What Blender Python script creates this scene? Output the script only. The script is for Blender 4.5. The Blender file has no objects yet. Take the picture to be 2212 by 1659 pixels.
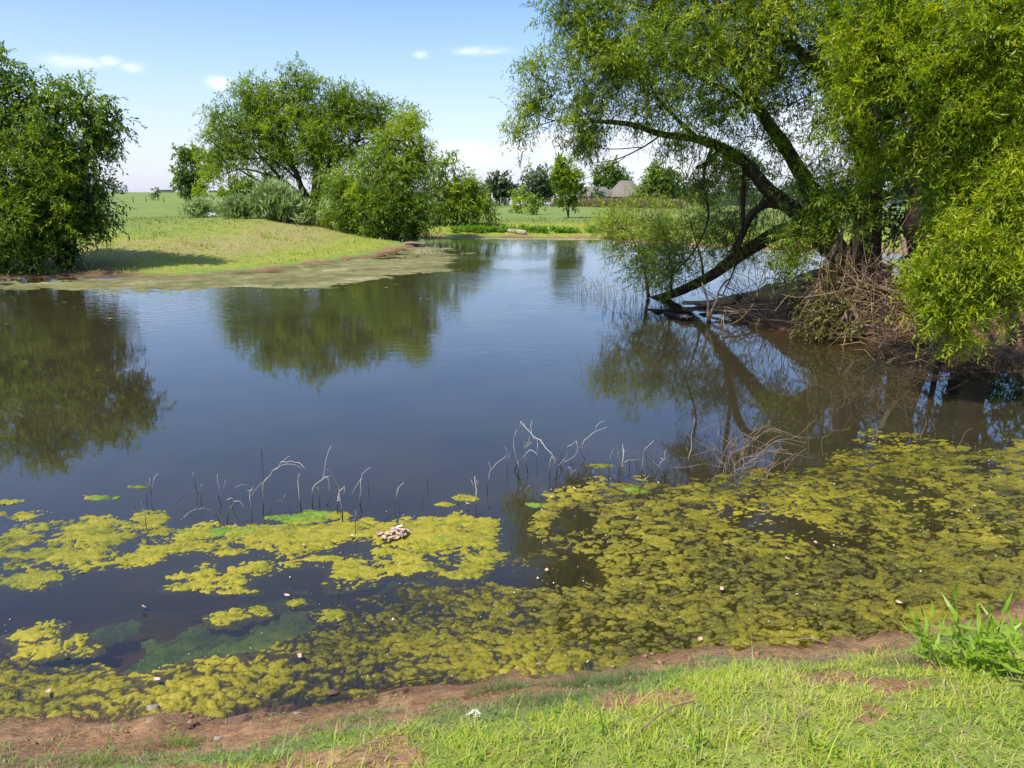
import bpy, math, random
import numpy as np
from mathutils import Vector

SC = bpy.context.scene
COL = SC.collection
rng = np.random.default_rng(11)
random.seed(5)

# ------------------------------------------------------------------ camera
H = 2.4
PITCH = math.radians(14.0)
F = 1662.0            # focal length in the units of a 2212 x 1659 picture
cam = bpy.data.cameras.new("camera")
cam.sensor_width = 36.0
cam.lens = 36.0 * F / 2212.0
cam.clip_start = 0.05
cam.clip_end = 9000
camo = bpy.data.objects.new("camera", cam)
camo.location = (0, 0, H)
camo.rotation_euler = (math.pi / 2 - PITCH, 0, 0)
COL.objects.link(camo)
SC.camera = camo

# ------------------------------------------------------------------ light
SUN_DIR = Vector((-0.46, -0.36, 1.0)).normalized()
sun_el = math.asin(SUN_DIR.z)
sun_az = math.atan2(SUN_DIR.x, SUN_DIR.y)
sl = bpy.data.lights.new("sun", 'SUN')
sl.energy = 3.9
sl.angle = math.radians(0.6)
sl.color = (1.0, 0.96, 0.89)
so = bpy.data.objects.new("sun", sl)
so.rotation_euler = SUN_DIR.to_track_quat('Z', 'Y').to_euler()
so.location = (0, 0, 30)
COL.objects.link(so)
SC.view_settings.view_transform = 'Standard'
SC.view_settings.look = 'None'
SC.view_settings.gamma = 1.0
SC.view_settings.exposure = 0.5
SC.cycles.max_bounces = 6
SC.cycles.transparent_max_bounces = 12
SC.cycles.diffuse_bounces = 3
SC.cycles.glossy_bounces = 3
SC.cycles.transmission_bounces = 4
SC.cycles.caustics_reflective = False
SC.cycles.caustics_refractive = False


def ray(px, py):
    a = (px - 1106.0) / F
    b = (829.5 - py) / F
    c, s = math.cos(PITCH), math.sin(PITCH)
    return np.array([a, b * s + c, b * c - s])


def W(px, py, z=0.0):
    d = ray(px, py)
    return np.array([0, 0, H]) + d * ((z - H) / d[2])


def D(px, py, Y):
    d = ray(px, py)
    return np.array([0, 0, H]) + d * (Y / d[1])


class NT:
    """small helper round a node tree"""
    def __init__(s, tree):
        s.t = tree
        s.t.nodes.clear()

    def n(s, typ, **kw):
        nd = s.t.nodes.new(typ)
        for k, v in kw.items():
            if k.startswith('i_'):
                key = k[2:]
                key = int(key) if key.isdigit() else key.replace('_', ' ')
                s.put(nd.inputs[key], v)
            else:
                setattr(nd, k, v)
        return nd

    def put(s, sock, v):
        if isinstance(v, bpy.types.NodeSocket):
            s.t.links.new(v, sock)
        elif isinstance(v, bpy.types.Node):
            s.t.links.new(v.outputs[0], sock)
        else:
            sock.default_value = v

    def m(s, op, a, b=None, c=None, clamp=False):
        nd = s.t.nodes.new('ShaderNodeMath')
        nd.operation = op
        nd.use_clamp = clamp
        s.put(nd.inputs[0], a)
        if b is not None:
            s.put(nd.inputs[1], b)
        if c is not None:
            s.put(nd.inputs[2], c)
        return nd.outputs[0]

    def mix(s, f, a, b):
        nd = s.t.nodes.new('ShaderNodeMix')
        nd.data_type = 'RGBA'
        s.put(nd.inputs[0], f)
        s.put(nd.inputs[6], a)
        s.put(nd.inputs[7], b)
        return nd.outputs[2]

    def smooth(s, v, lo, hi):
        nd = s.t.nodes.new('ShaderNodeMapRange')
        nd.interpolation_type = 'SMOOTHSTEP'
        s.put(nd.inputs[0], v)
        nd.inputs[1].default_value = lo
        nd.inputs[2].default_value = hi
        return nd.outputs[0]

    def noise(s, vec, scale, detail=4, rough=0.55, dist=0.0):
        nd = s.t.nodes.new('ShaderNodeTexNoise')
        if vec is not None:
            s.put(nd.inputs['Vector'], vec)
        nd.inputs['Scale'].default_value = scale
        nd.inputs['Detail'].default_value = detail
        nd.inputs['Roughness'].default_value = rough
        nd.inputs['Distortion'].default_value = dist
        return nd.outputs[0]

    def mapping(s, vec, scale=(1, 1, 1), rot=(0, 0, 0)):
        nd = s.t.nodes.new('ShaderNodeMapping')
        s.put(nd.inputs[0], vec)
        nd.inputs['Scale'].default_value = scale
        nd.inputs['Rotation'].default_value = rot
        return nd.outputs[0]

    def ramp(s, f, stops):
        nd = s.t.nodes.new('ShaderNodeValToRGB')
        cr = nd.color_ramp
        while len(cr.elements) < len(stops):
            cr.elements.new(0.5)
        for e, (p, c) in zip(cr.elements, stops):
            e.position = p
            e.color = (*c, 1)
        s.put(nd.inputs[0], f)
        return nd.outputs[0]

    def attr(s, name):
        nd = s.t.nodes.new('ShaderNodeAttribute')
        nd.attribute_name = name
        return nd.outputs['Fac']

    def bump(s, h, strength, dist):
        nd = s.t.nodes.new('ShaderNodeBump')
        s.put(nd.inputs['Height'], h)
        nd.inputs['Strength'].default_value = strength
        nd.inputs['Distance'].default_value = dist
        return nd.outputs[0]


# ------------------------------------------------------------------ sky
def make_world():
    w = bpy.data.worlds.new("World")
    SC.world = w
    w.use_nodes = True
    g = NT(w.node_tree)
    sky = g.n('ShaderNodeTexSky', sky_type='NISHITA', sun_disc=False)
    sky.sun_elevation = sun_el
    sky.sun_rotation = sun_az
    sky.altitude = 300
    sky.air_density = 1.0
    sky.dust_density = 1.0
    sky.ozone_density = 2.2
    tc = g.n('ShaderNodeTexCoord').outputs['Generated']
    sp = g.n('ShaderNodeSeparateXYZ', i_0=tc)
    x, y, z = sp.outputs
    az = g.m('ARCTAN2', x, y)
    el = g.m('ARCSINE', z)
    uv = g.n('ShaderNodeCombineXYZ', i_0=az, i_1=g.m('MULTIPLY', el, 2.4), i_2=0.0).outputs[0]
    n1 = g.noise(uv, 26.0, 7, 0.62)
    n2 = g.noise(uv, 4.0, 4, 0.55)
    clouds = [(155, 135, 52, 13, .62), (288, 146, 24, 10, .55), (475, 179, 22, 12, .95), (590, 175, 40, 10, .4),
              (1000, 335, 75, 24, .95), (1125, 318, 50, 15, 1.0), (1190, 303, 62, 15, 1.15), (1040, 110, 62, 9, .62),
              (908, 118, 18, 8, .6), (1310, 335, 190, 34, .55), (1500, 350, 160, 45, .55), (235, 131, 22, 9, .6),
              (1380, 300, 60, 22, .95), (1720, 280, 80, 60, .9), (2500, 100, 200, 60, .9), (-400, 220, 120, 30, .9)]
    tot = None
    for (px, py, rx, ry, k) in clouds:
        d = ray(px, py)
        d = d / np.linalg.norm(d)
        a0, e0 = math.atan2(d[0], d[1]), math.asin(d[2])
        du = g.m('DIVIDE', g.m('SUBTRACT', az, a0), rx / F)
        dv = g.m('DIVIDE', g.m('SUBTRACT', el, e0), ry / F)
        r2 = g.m('ADD', g.m('MULTIPLY', du, du), g.m('MULTIPLY', dv, dv))
        v = g.m('MULTIPLY', g.m('EXPONENT', g.m('MULTIPLY', r2, -0.8)), k)
        tot = v if tot is None else g.m('MAXIMUM', tot, v)
    # sparse fair-weather cloud everywhere else
    far = g.m('MULTIPLY', g.smooth(n2, 0.60, 0.8), g.smooth(el, 0.35, 0.6))
    tot = g.m('MAXIMUM', tot, g.m('MULTIPLY', far, 0.5))
    dens = g.m('MULTIPLY', tot, g.m('MULTIPLY_ADD', n1, 2.2, -0.35))
    c = g.smooth(dens, 0.05, 1.0)
    c = g.m('MULTIPLY', c, 0.95)
    # thin white veil low over the horizon
    veil = g.m('MULTIPLY', g.smooth(el, 0.26, 0.0), 0.55)
    veil = g.m('MULTIPLY', veil, g.m('MULTIPLY_ADD', n2, 0.8, 0.6))
    hs = g.n('ShaderNodeHueSaturation', i_Saturation=1.2, i_Value=1.0, i_Color=sky.outputs[0])
    tn = g.n('ShaderNodeVectorMath', operation='MULTIPLY', i_0=hs.outputs[0], i_1=(1.06, .985, 1.06))
    c1 = g.mix(veil, tn.outputs[0], (3.7, 4.15, 5.6, 1))
    c2 = g.mix(c, c1, (6.4, 6.5, 7.0, 1))
    bg = g.n('ShaderNodeBackground', i_Color=c2, i_Strength=0.15)
    out = g.n('ShaderNodeOutputWorld')
    g.t.links.new(bg.outputs[0], out.inputs[0])


make_world()


# ------------------------------------------------------------------ numpy noise
def _hash(ix, iy, seed):
    n = (ix.astype(np.int64) * 374761393 + iy.astype(np.int64) * 668265263 + seed * 1442695041) & 0xffffffff
    n = ((n ^ (n >> 13)) * 1274126177) & 0xffffffff
    n = (n ^ (n >> 16)) & 0xffffffff
    return n / 4294967295.0


def vnoise(x, y, seed=0):
    x = np.asarray(x, float); y = np.asarray(y, float)
    ix, iy = np.floor(x), np.floor(y)
    fx, fy = x - ix, y - iy
    fx = fx * fx * (3 - 2 * fx); fy = fy * fy * (3 - 2 * fy)
    a = _hash(ix, iy, seed); b = _hash(ix + 1, iy, seed)
    c = _hash(ix, iy + 1, seed); d = _hash(ix + 1, iy + 1, seed)
    return (a * (1 - fx) + b * fx) * (1 - fy) + (c * (1 - fx) + d * fx) * fy


def fbm(x, y, seed=0, o=4):
    t, amp, s = 0, 0.5, 0
    for i in range(o):
        t = t + amp * vnoise(x * 2 ** i, y * 2 ** i, seed + i * 17)
        s += amp
        amp *= 0.5
    return t / s          # 0..1


def sstep(v, a, b):
    t = np.clip((v - a) / (b - a), 0, 1)
    return t * t * (3 - 2 * t)


# ------------------------------------------------------------------ pond outline (world xy)
POND_PX = [(-900, 1650), (-300, 1590), (0, 1548), (160, 1540), (400, 1532), (600, 1512), (800, 1492), (960, 1474), (1130, 1452),
           (1280, 1432), (1400, 1408), (1540, 1392), (1700, 1386), (1850, 1368), (1960, 1340), (2080, 1318), (2212, 1296),
           (2500, 1240), (2900, 1140), (3200, 1000), (3000, 860), (2500, 800), (2212, 786), (2080, 770), (1980, 752),
           (1850, 738), (1750, 724), (1680, 704), (1620, 684), (1565, 664), (1590, 652), (1700, 651), (1800, 655), (1900, 658),
           (2100, 655), (2500, 640), (2650, 580), (2300, 558), (2000, 549), (1780, 543), (1650, 541), (1450, 530), (1300, 517),
           (1100, 513), (930, 514), (890, 516), (868, 520), (895, 528), (885, 534), (862, 546), (800, 558), (700, 572),
           (560, 588), (400, 597), (270, 602), (0, 606), (-400, 612), (-900, 640), (-1500, 800), (-1600, 1300)]
POND = np.array([W(a, b)[:2] for a, b in POND_PX])


def poly_sd(P, x, y):
    """signed distance, positive outside"""
    x = np.asarray(x, float).ravel(); y = np.asarray(y, float).ravel()
    d = np.full(x.shape, 1e9)
    inside = np.zeros(x.shape, bool)
    n = len(P)
    for i in range(n):
        ax, ay = P[i]; bx, by = P[(i + 1) % n]
        ex, ey = bx - ax, by - ay
        t = np.clip(((x - ax) * ex + (y - ay) * ey) / (ex * ex + ey * ey + 1e-12), 0, 1)
        d = np.minimum(d, np.hypot(x - ax - t * ex, y - ay - t * ey))
        c = ((ay > y) != (by > y)) & (x < (bx - ax) * (y - ay) / (by - ay + 1e-12) + ax)
        inside ^= c
    return np.where(inside, -d, d)


RIDGE = [(1575, 16.7, .10, .35), (1640, 16.2, .26, .5), (1700, 15.6, .5, .75), (1770, 15.0, .8, .95), (1850, 14.3, 1.0, 1.1),
         (1960, 13.9, .95, 1.2), (2100, 13.7, .75, 1.4), (2300, 13.6, .8, 1.5), (2900, 13.6, .8, 1.5)]
RP = [(D(p, 600, Y)[0], Y, h, w) for p, Y, h, w in RIDGE]


def ridge(x, y):
    best = np.zeros(x.shape)
    for (ax, ay, ah, aw), (bx, by, bh, bw) in zip(RP[:-1], RP[1:]):
        ex, ey = bx - ax, by - ay
        t = np.clip(((x - ax) * ex + (y - ay) * ey) / (ex * ex + ey * ey), 0, 1)
        d = np.hypot(x - ax - t * ex, y - ay - t * ey)
        h = ah + (bh - ah) * t; w = aw + (bw - aw) * t
        best = np.maximum(best, h * np.exp(-(d / w) ** 2))
    return best


HUMP = D(560, 470, 40)


def shore_sd(x, y):
    r = np.hypot(x, y)
    sd = poly_sd(POND, x, y).reshape(x.shape)
    amp = np.clip(0.035 * r, 0.08, 0.8)
    sc = np.clip(6.0 / np.maximum(r, 1), 0.12, 2.2)
    amp2 = np.where(r < 8, 0.16, amp)
    f = np.where(r < 8, 2.2, 0.7)
    return sd + (fbm(x * f, y * f, 3) - 0.5) * amp2 * 1.4


def hgt(x, y, sd=None):
    x = np.asarray(x, float); y = np.asarray(y, float)
    if sd is None:
        sd = shore_sd(x, y)
    r = np.hypot(x, y)
    s = np.maximum(sd, 0)
    near = (y < 7) & (r < 16)
    zn = 0.78 * s * s / (s * s + 0.8) + 0.03 * np.minimum(s, .3)
    zf = 0.5 * s * s / (s * s + 22.0) + 0.02 * np.minimum(s, 1)
    wl = sstep(-x / np.maximum(y, 1), 0.0, 0.28)
    zf = zf + wl * 1.75 * sstep(r, 45, 320) - (1 - wl) * 1.5 * sstep(r, 112, 185)
    zf = zf + 0.72 * np.exp(-((x - HUMP[0]) ** 2 + (y - 40) ** 2) / 150.0) * np.clip(s / 7, 0, 1)
    z = np.where(near, zn, zf)
    rg = ridge(x, y)
    z = np.where((y > 8) & (y < 20), np.maximum(z, rg - 0.05), z)
    z = z + np.where(sd > 0, 1, 0) * np.clip(s * 2, 0, 1) * ((fbm(x * 1.7, y * 1.7, 9) - .5) * 0.07 + (fbm(x * 0.25, y * 0.25, 19) - .5) * 0.16 * np.clip(r / 25, 0, 1))
    z = z + np.where(rg > .15, (fbm(x * 1.1, y * 1.7, 29) - .5) * 0.20, 0)
    z = z + np.where(near & (sd > 0.02), (fbm(x * 9, y * 9, 77) - .5) * 0.035, 0)
    bed = -np.where(near, 0.02 + 0.16 * (-sd) + 0.04 * sd * sd, 0.03 + 0.2 * (-sd))
    bed = np.maximum(bed, -1.3)
    bed = np.where((y > 8) & (y < 20) & (rg > .1), np.maximum(bed, rg - .2), bed)
    z = np.where(sd < 0, bed, z)
    return z


def hz(x, y):
    return float(hgt(np.array([x]), np.array([y]))[0])


def G(px, py):
    """point where a picture ray meets the land"""
    d = ray(px, py)
    s = np.concatenate([np.linspace(1.2, 12, 500), np.linspace(12, 400, 6000)])
    P = np.array([0, 0, H])[None] + d[None] * s[:, None]
    z = np.maximum(hgt(P[:, 0], P[:, 1]), 0)
    k = np.argmax(P[:, 2] <= z)
    if k == 0:
        k = len(s) - 1
    p = P[k].copy()
    p[2] = z[k]
    return p


# ------------------------------------------------------------------ mesh output
def mesh_obj(name, V, Fs, mat=None, parent=None, tint=None, smooth=False, pattrs=None, link=True):
    """V (n,3); Fs: list of (m,k) int arrays; tint: per-face floats"""
    V = np.asarray(V, np.float64)
    if parent is not None:
        V = V - np.array(parent.location)[None]
    me = bpy.data.meshes.new(name)
    Fs = [np.asarray(f, np.int64) for f in Fs if len(f)]
    nl = sum(f.size for f in Fs)
    npoly = sum(len(f) for f in Fs)
    me.vertices.add(len(V))
    me.vertices.foreach_set('co', V.astype(np.float32).ravel())
    me.loops.add(nl)
    me.loops.foreach_set('vertex_index', np.concatenate([f.ravel() for f in Fs]).astype(np.int32))
    me.polygons.add(npoly)
    tot = np.concatenate([np.full(len(f), f.shape[1]) for f in Fs]).astype(np.int32)
    st = np.concatenate([[0], np.cumsum(tot)[:-1]]).astype(np.int32)
    me.polygons.foreach_set('loop_start', st)
    me.polygons.foreach_set('loop_total', tot)
    if smooth:
        me.polygons.foreach_set('use_smooth', np.ones(npoly, bool))
    if tint is not None:
        a = me.attributes.new('tint', 'FLOAT', 'FACE')
        a.data.foreach_set('value', np.asarray(tint, np.float32))
    if pattrs:
        for k, v in pattrs.items():
            a = me.attributes.new(k, 'FLOAT', 'POINT')
            a.data.foreach_set('value', np.asarray(v, np.float32))
    me.update(calc_edges=True)
    if mat:
        me.materials.append(mat)
    o = bpy.data.objects.new(name, me)
    if link:
        COL.objects.link(o)
    if parent is not None:
        o.parent = parent
    return o


class MB:
    def __init__(s):
        s.V, s.F, s.T, s.n = [], [], [], 0

    def add(s, V, Fc, t=0.5):
        V = np.asarray(V, float)
        for f in Fc:
            f = np.asarray(f)
            s.F.append(f + s.n)
            s.T.append(np.full(len(f), t) if np.isscalar(t) else np.asarray(t))
        s.V.append(V)
        s.n += len(V)

    def build(s, name, mat, parent=None, smooth=False):
        # faces keep one order: group by arity
        ks = sorted({f.shape[1] for f in s.F})
        Fs, Ts = [], []
        for k in ks:
            Fs.append(np.concatenate([f for f in s.F if f.shape[1] == k]))
            Ts.append(np.concatenate([t for f, t in zip(s.F, s.T) if f.shape[1] == k]))
        return mesh_obj(name, np.concatenate(s.V), Fs, mat, parent, np.concatenate(Ts), smooth)


def tag(o, label=None, cat=None, group=None, kind=None):
    if label: o['label'] = label
    if cat: o['category'] = cat
    if group: o['group'] = group
    if kind: o['kind'] = kind
    return o


def empty(name, loc, label, cat, group=None):
    o = bpy.data.objects.new(name, None)
    o.empty_display_size = 0.2
    o.location = [float(v) for v in loc]
    COL.objects.link(o)
    return tag(o, label, cat, group)


# ------------------------------------------------------------------ tubes
def smooth_line(P, R, step):
    P = np.asarray(P, float); R = np.asarray(R, float)
    n = len(P)
    if n < 3:
        k = max(2, int(np.linalg.norm(P[-1] - P[0]) / step) + 1)
        t = np.linspace(0, 1, k)[:, None]
        return P[0] * (1 - t) + P[-1] * t, R[0] * (1 - t[:, 0]) + R[-1] * t[:, 0]
    E = np.vstack([2 * P[0] - P[1], P, 2 * P[-1] - P[-2]])
    out, ro = [], []
    for i in range(n - 1):
        p0, p1, p2, p3 = E[i], E[i + 1], E[i + 2], E[i + 3]
        k = max(1, int(round(np.linalg.norm(p2 - p1) / step)))
        for j in range(k):
            t = j / k
            out.append(0.5 * ((2 * p1) + (-p0 + p2) * t + (2 * p0 - 5 * p1 + 4 * p2 - p3) * t * t + (-p0 + 3 * p1 - 3 * p2 + p3) * t ** 3))
            ro.append(R[i] * (1 - t) + R[i + 1] * t)
    out.append(P[-1]); ro.append(R[-1])
    return np.array(out), np.array(ro)


def tube_geo(P, R, segs=8, rough=0.0, step=0.15, seed=0, caps=True, ribs=0):
    P, R = smooth_line(P, R, step)
    n = len(P)
    T = np.gradient(P, axis=0)
    T /= np.linalg.norm(T, axis=1)[:, None] + 1e-9
    ref = np.array([0.3, 0.2, 0.93])
    V = np.zeros((n, segs, 3))
    u = np.cross(T[0], ref); u /= np.linalg.norm(u) + 1e-9
    ang = np.linspace(0, 2 * math.pi, segs, endpoint=False)
    rs = np.random.default_rng(seed)
    rib = rs.random(segs)
    for i in range(n):
        u = u - T[i] * np.dot(u, T[i]); u /= np.linalg.norm(u) + 1e-9
        v = np.cross(T[i], u)
        rib = np.clip(rib + rs.normal(0, .12, segs), 0, 1)
        rr = R[i] * (1 + rough * (rib - .5) * 2)
        V[i] = P[i] + (np.cos(ang) * rr)[:, None] * u + (np.sin(ang) * rr)[:, None] * v
    V = V.reshape(-1, 3)
    i = np.arange(n - 1)[:, None]; j = np.arange(segs)[None]
    a = i * segs + j; b = i * segs + (j + 1) % segs
    Q = np.stack([a, b, b + segs, a + segs], -1).reshape(-1, 4)
    Fc = [Q]
    if caps:
        V = np.vstack([V, P[-1:] + T[-1:] * R[-1], P[:1]])
        e = (n - 1) * segs
        j = np.arange(segs)
        Fc.append(np.stack([e + j, e + (j + 1) % segs, np.full(segs, n * segs)], -1))
        Fc.append(np.stack([(j + 1) % segs, j, np.full(segs, n * segs + 1)], -1))
    return V, Fc


def ptube(mb, pts, segs=5, rough=0.0, step=0.1, t=0.5, seed=0):
    V, Fc = tube_geo([p[:3] for p in pts], [p[3] for p in pts], segs, rough, step, seed)
    mb.add(V, Fc, t)


# ------------------------------------------------------------------ materials
def new_mat(name):
    m = bpy.data.materials.new(name)
    m.use_nodes = True
    g = NT(m.node_tree)
    out = g.n('ShaderNodeOutputMaterial')
    return m, g, out


def principled(g, out, color, rough=0.8, normal=None, spec=0.3, **kw):
    p = g.n('ShaderNodeBsdfPrincipled')
    g.put(p.inputs['Base Color'], color)
    g.put(p.inputs['Roughness'], rough)
    p.inputs['Specular IOR Level'].default_value = spec
    if normal is not None:
        g.put(p.inputs['Normal'], normal)
    for k, v in kw.items():
        g.put(p.inputs[k.replace('_', ' ')], v)
    if out is not None:
        g.t.links.new(p.outputs[0], out.inputs[0])
    return p


def leaf_mat(name, stops, trans=0.45, rough=0.45, spec=0.35, tcol=1.25):
    m, g, out = new_mat(name)
    t = g.attr('tint')
    pos = g.n('ShaderNodeNewGeometry').outputs['Position']
    n = g.noise(pos, 0.9, 3)
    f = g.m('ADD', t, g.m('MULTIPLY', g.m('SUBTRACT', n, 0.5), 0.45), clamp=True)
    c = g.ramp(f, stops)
    p = principled(g, None, c, rough, spec=spec)
    tr = g.n('ShaderNodeBsdfTranslucent')
    hs = g.n('ShaderNodeHueSaturation', i_Hue=0.49, i_Saturation=1.1, i_Value=tcol, i_Color=c)
    g.put(tr.inputs[0], hs.outputs[0])
    mx = g.n('ShaderNodeMixShader', i_0=trans)
    g.t.links.new(p.outputs[0], mx.inputs[1])
    g.t.links.new(tr.outputs[0], mx.inputs[2])
    g.t.links.new(mx.outputs[0], out.inputs[0])
    return m


M = {}
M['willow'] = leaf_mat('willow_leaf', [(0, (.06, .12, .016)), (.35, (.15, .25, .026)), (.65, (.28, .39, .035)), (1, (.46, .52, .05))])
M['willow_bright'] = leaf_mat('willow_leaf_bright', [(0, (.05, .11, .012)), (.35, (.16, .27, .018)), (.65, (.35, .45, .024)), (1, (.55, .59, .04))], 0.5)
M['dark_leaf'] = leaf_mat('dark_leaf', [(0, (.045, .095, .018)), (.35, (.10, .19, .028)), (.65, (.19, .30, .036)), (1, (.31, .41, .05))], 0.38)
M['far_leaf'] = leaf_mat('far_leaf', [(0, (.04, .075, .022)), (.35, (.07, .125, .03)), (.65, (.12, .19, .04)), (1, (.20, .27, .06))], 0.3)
M['grey_leaf'] = leaf_mat('grey_green_leaf', [(0, (.055, .09, .04)), (.35, (.10, .15, .065)), (.65, (.16, .22, .09)), (1, (.26, .33, .16))], 0.3)
M['olive_leaf'] = leaf_mat('olive_leaf', [(0, (.07, .075, .015)), (.4, (.15, .15, .025)), (.7, (.24, .23, .04)), (1, (.36, .33, .08))], 0.3)
M['reed_leaf'] = leaf_mat('reed_leaf', [(0, (.08, .14, .04)), (.4, (.18, .28, .08)), (.75, (.34, .44, .16)), (1, (.52, .56, .28))], 0.35)
M['grass'] = leaf_mat('grass_blade', [(0, (.13, .19, .075)), (.3, (.22, .31, .09)), (.6, (.42, .51, .06)), (.85, (.58, .60, .08)), (1, (.58, .50, .24))], 0.5, .5)
M['turf'] = leaf_mat('turf_blade', [(0, (.20, .27, .075)), (.4, (.29, .37, .09)), (.7, (.40, .46, .06)), (.9, (.46, .48, .08)), (1, (.45, .37, .20))], .4, .8, .1)
M['dry_grass'] = leaf_mat('dry_grass_blade', [(0, (.16, .12, .06)), (.5, (.30, .24, .12)), (1, (.45, .38, .20))], 0.3, .6)
M['weed'] = leaf_mat('weed_leaf', [(0, (.08, .20, .02)), (.5, (.20, .38, .03)), (1, (.36, .48, .05))], 0.45, .4)


def bark_mat(name, c0, c1, sc=14):
    m, g, out = new_mat(name)
    tc = g.n('ShaderNodeTexCoord').outputs['Object']
    v = g.mapping(tc, (1, 1, .35))
    n = g.noise(v, sc, 6, .7, .6)
    n2 = g.noise(tc, 2.2, 3)
    f = g.m('ADD', g.m('MULTIPLY', n, .8), g.m('MULTIPLY', n2, .25))
    c = g.ramp(f, [(.32, c0), (.72, c1)])
    principled(g, out, c, .9, g.bump(n, .9, .03), .15)
    return m


M['bark'] = bark_mat('willow_bark', (.022, .016, .011), (.13, .095, .065))
M['bark_dark'] = bark_mat('dark_bark', (.018, .013, .010), (.085, .065, .048))
M['root'] = bark_mat('root_wood', (.13, .08, .042), (.52, .36, .20), 10)
M['deadwood'] = bark_mat('dead_wood', (.13, .085, .055), (.46, .34, .24), 12)
M['driftwood_dark'] = bark_mat('wet_driftwood', (.010, .008, .006), (.045, .035, .028), 12)


def stem_mat():
    m, g, out = new_mat('bleached_stem')
    tc = g.n('ShaderNodeTexCoord').outputs['Object']
    n = g.noise(tc, 40, 3)
    pos = g.n('ShaderNodeNewGeometry').outputs['Position']
    z = g.n('ShaderNodeSeparateXYZ', i_0=pos).outputs[2]
    # stems stained dark by the water where they stood in it
    f = g.m('ADD', g.smooth(z, .05, .20), g.m('MULTIPLY', g.m('SUBTRACT', n, .5), .8), clamp=True)
    c = g.ramp(f, [(0, (.03, .024, .018)), (.5, (.22, .18, .13)), (1, (.60, .54, .46))])
    principled(g, out, c, .8)
    return m


M['stem'] = stem_mat()


def ground_mat():
    m, g, out = new_mat('ground')
    pos = g.n('ShaderNodeNewGeometry').outputs['Position']
    mud, dry, wet, lush, soil = (g.attr(k) for k in ('mud', 'dry', 'wet', 'lush', 'soil'))
    nA = g.noise(pos, .35, 5, .6)
    nB = g.noise(pos, 2.6, 5, .65)
    nC = g.noise(pos, 17, 5, .7)
    nD = g.noise(pos, 70, 3, .7)
    base = g.ramp(g.m('ADD', g.m('MULTIPLY', nA, .5), g.m('MULTIPLY', nB, .5)),
                  [(.32, (.12, .175, .036)), (.5, (.175, .23, .048)), (.66, (.245, .28, .070))])
    yel = g.ramp(nB, [(.3, (.19, .235, .03)), (.5, (.27, .30, .035)), (.7, (.34, .33, .05))])
    c = g.mix(g.m('MULTIPLY', lush, g.m('MULTIPLY_ADD', nA, .8, .5), clamp=True), base, yel)
    dd = g.smooth(g.m('ADD', dry, g.m('MULTIPLY', g.m('SUBTRACT', nB, .5), 1.5)), .42, .8)
    c = g.mix(g.m('MULTIPLY', dd, .8), c, g.ramp(nC, [(.3, (.24, .19, .07)), (.7, (.42, .31, .15))]))
    fine = g.m('MULTIPLY_ADD', g.m('SUBTRACT', nC, .5), 1.0, 1.0)
    c = g.mix(1.0, c, c)
    mudc = g.ramp(g.m('ADD', g.m('MULTIPLY', nB, .5), g.m('MULTIPLY', nC, .5)),
                  [(.30, (.105, .055, .027)), (.46, (.26, .135, .062)), (.60, (.37, .21, .105)), (.72, (.42, .31, .18))])
    mm = g.smooth(g.m('ADD', mud, g.m('MULTIPLY', g.m('SUBTRACT', nB, .5), .7)), .35, .62)
    c = g.mix(mm, c, mudc)
    soilc = g.ramp(g.m('ADD', g.m('MULTIPLY', nB, .5), g.m('MULTIPLY', nC, .5)),
                   [(.3, (.045, .024, .012)), (.5, (.13, .068, .032)), (.7, (.28, .165, .09))])
    c = g.mix(soil, c, soilc)
    hv = g.n('ShaderNodeHueSaturation', i_Color=c)
    g.put(hv.inputs['Value'], g.m('MULTIPLY', fine, g.m('MULTIPLY_ADD', wet, -.42, 1.0)))
    hgt_ = g.m('ADD', g.m('MULTIPLY', nC, .7), g.m('MULTIPLY', nD, .3))
    b = g.bump(hgt_, .8, .035)
    p = principled(g, out, hv.outputs[0], g.m('MULTIPLY_ADD', wet, -.45, .93), b, .25)
    return m


M['ground'] = ground_mat()


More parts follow.
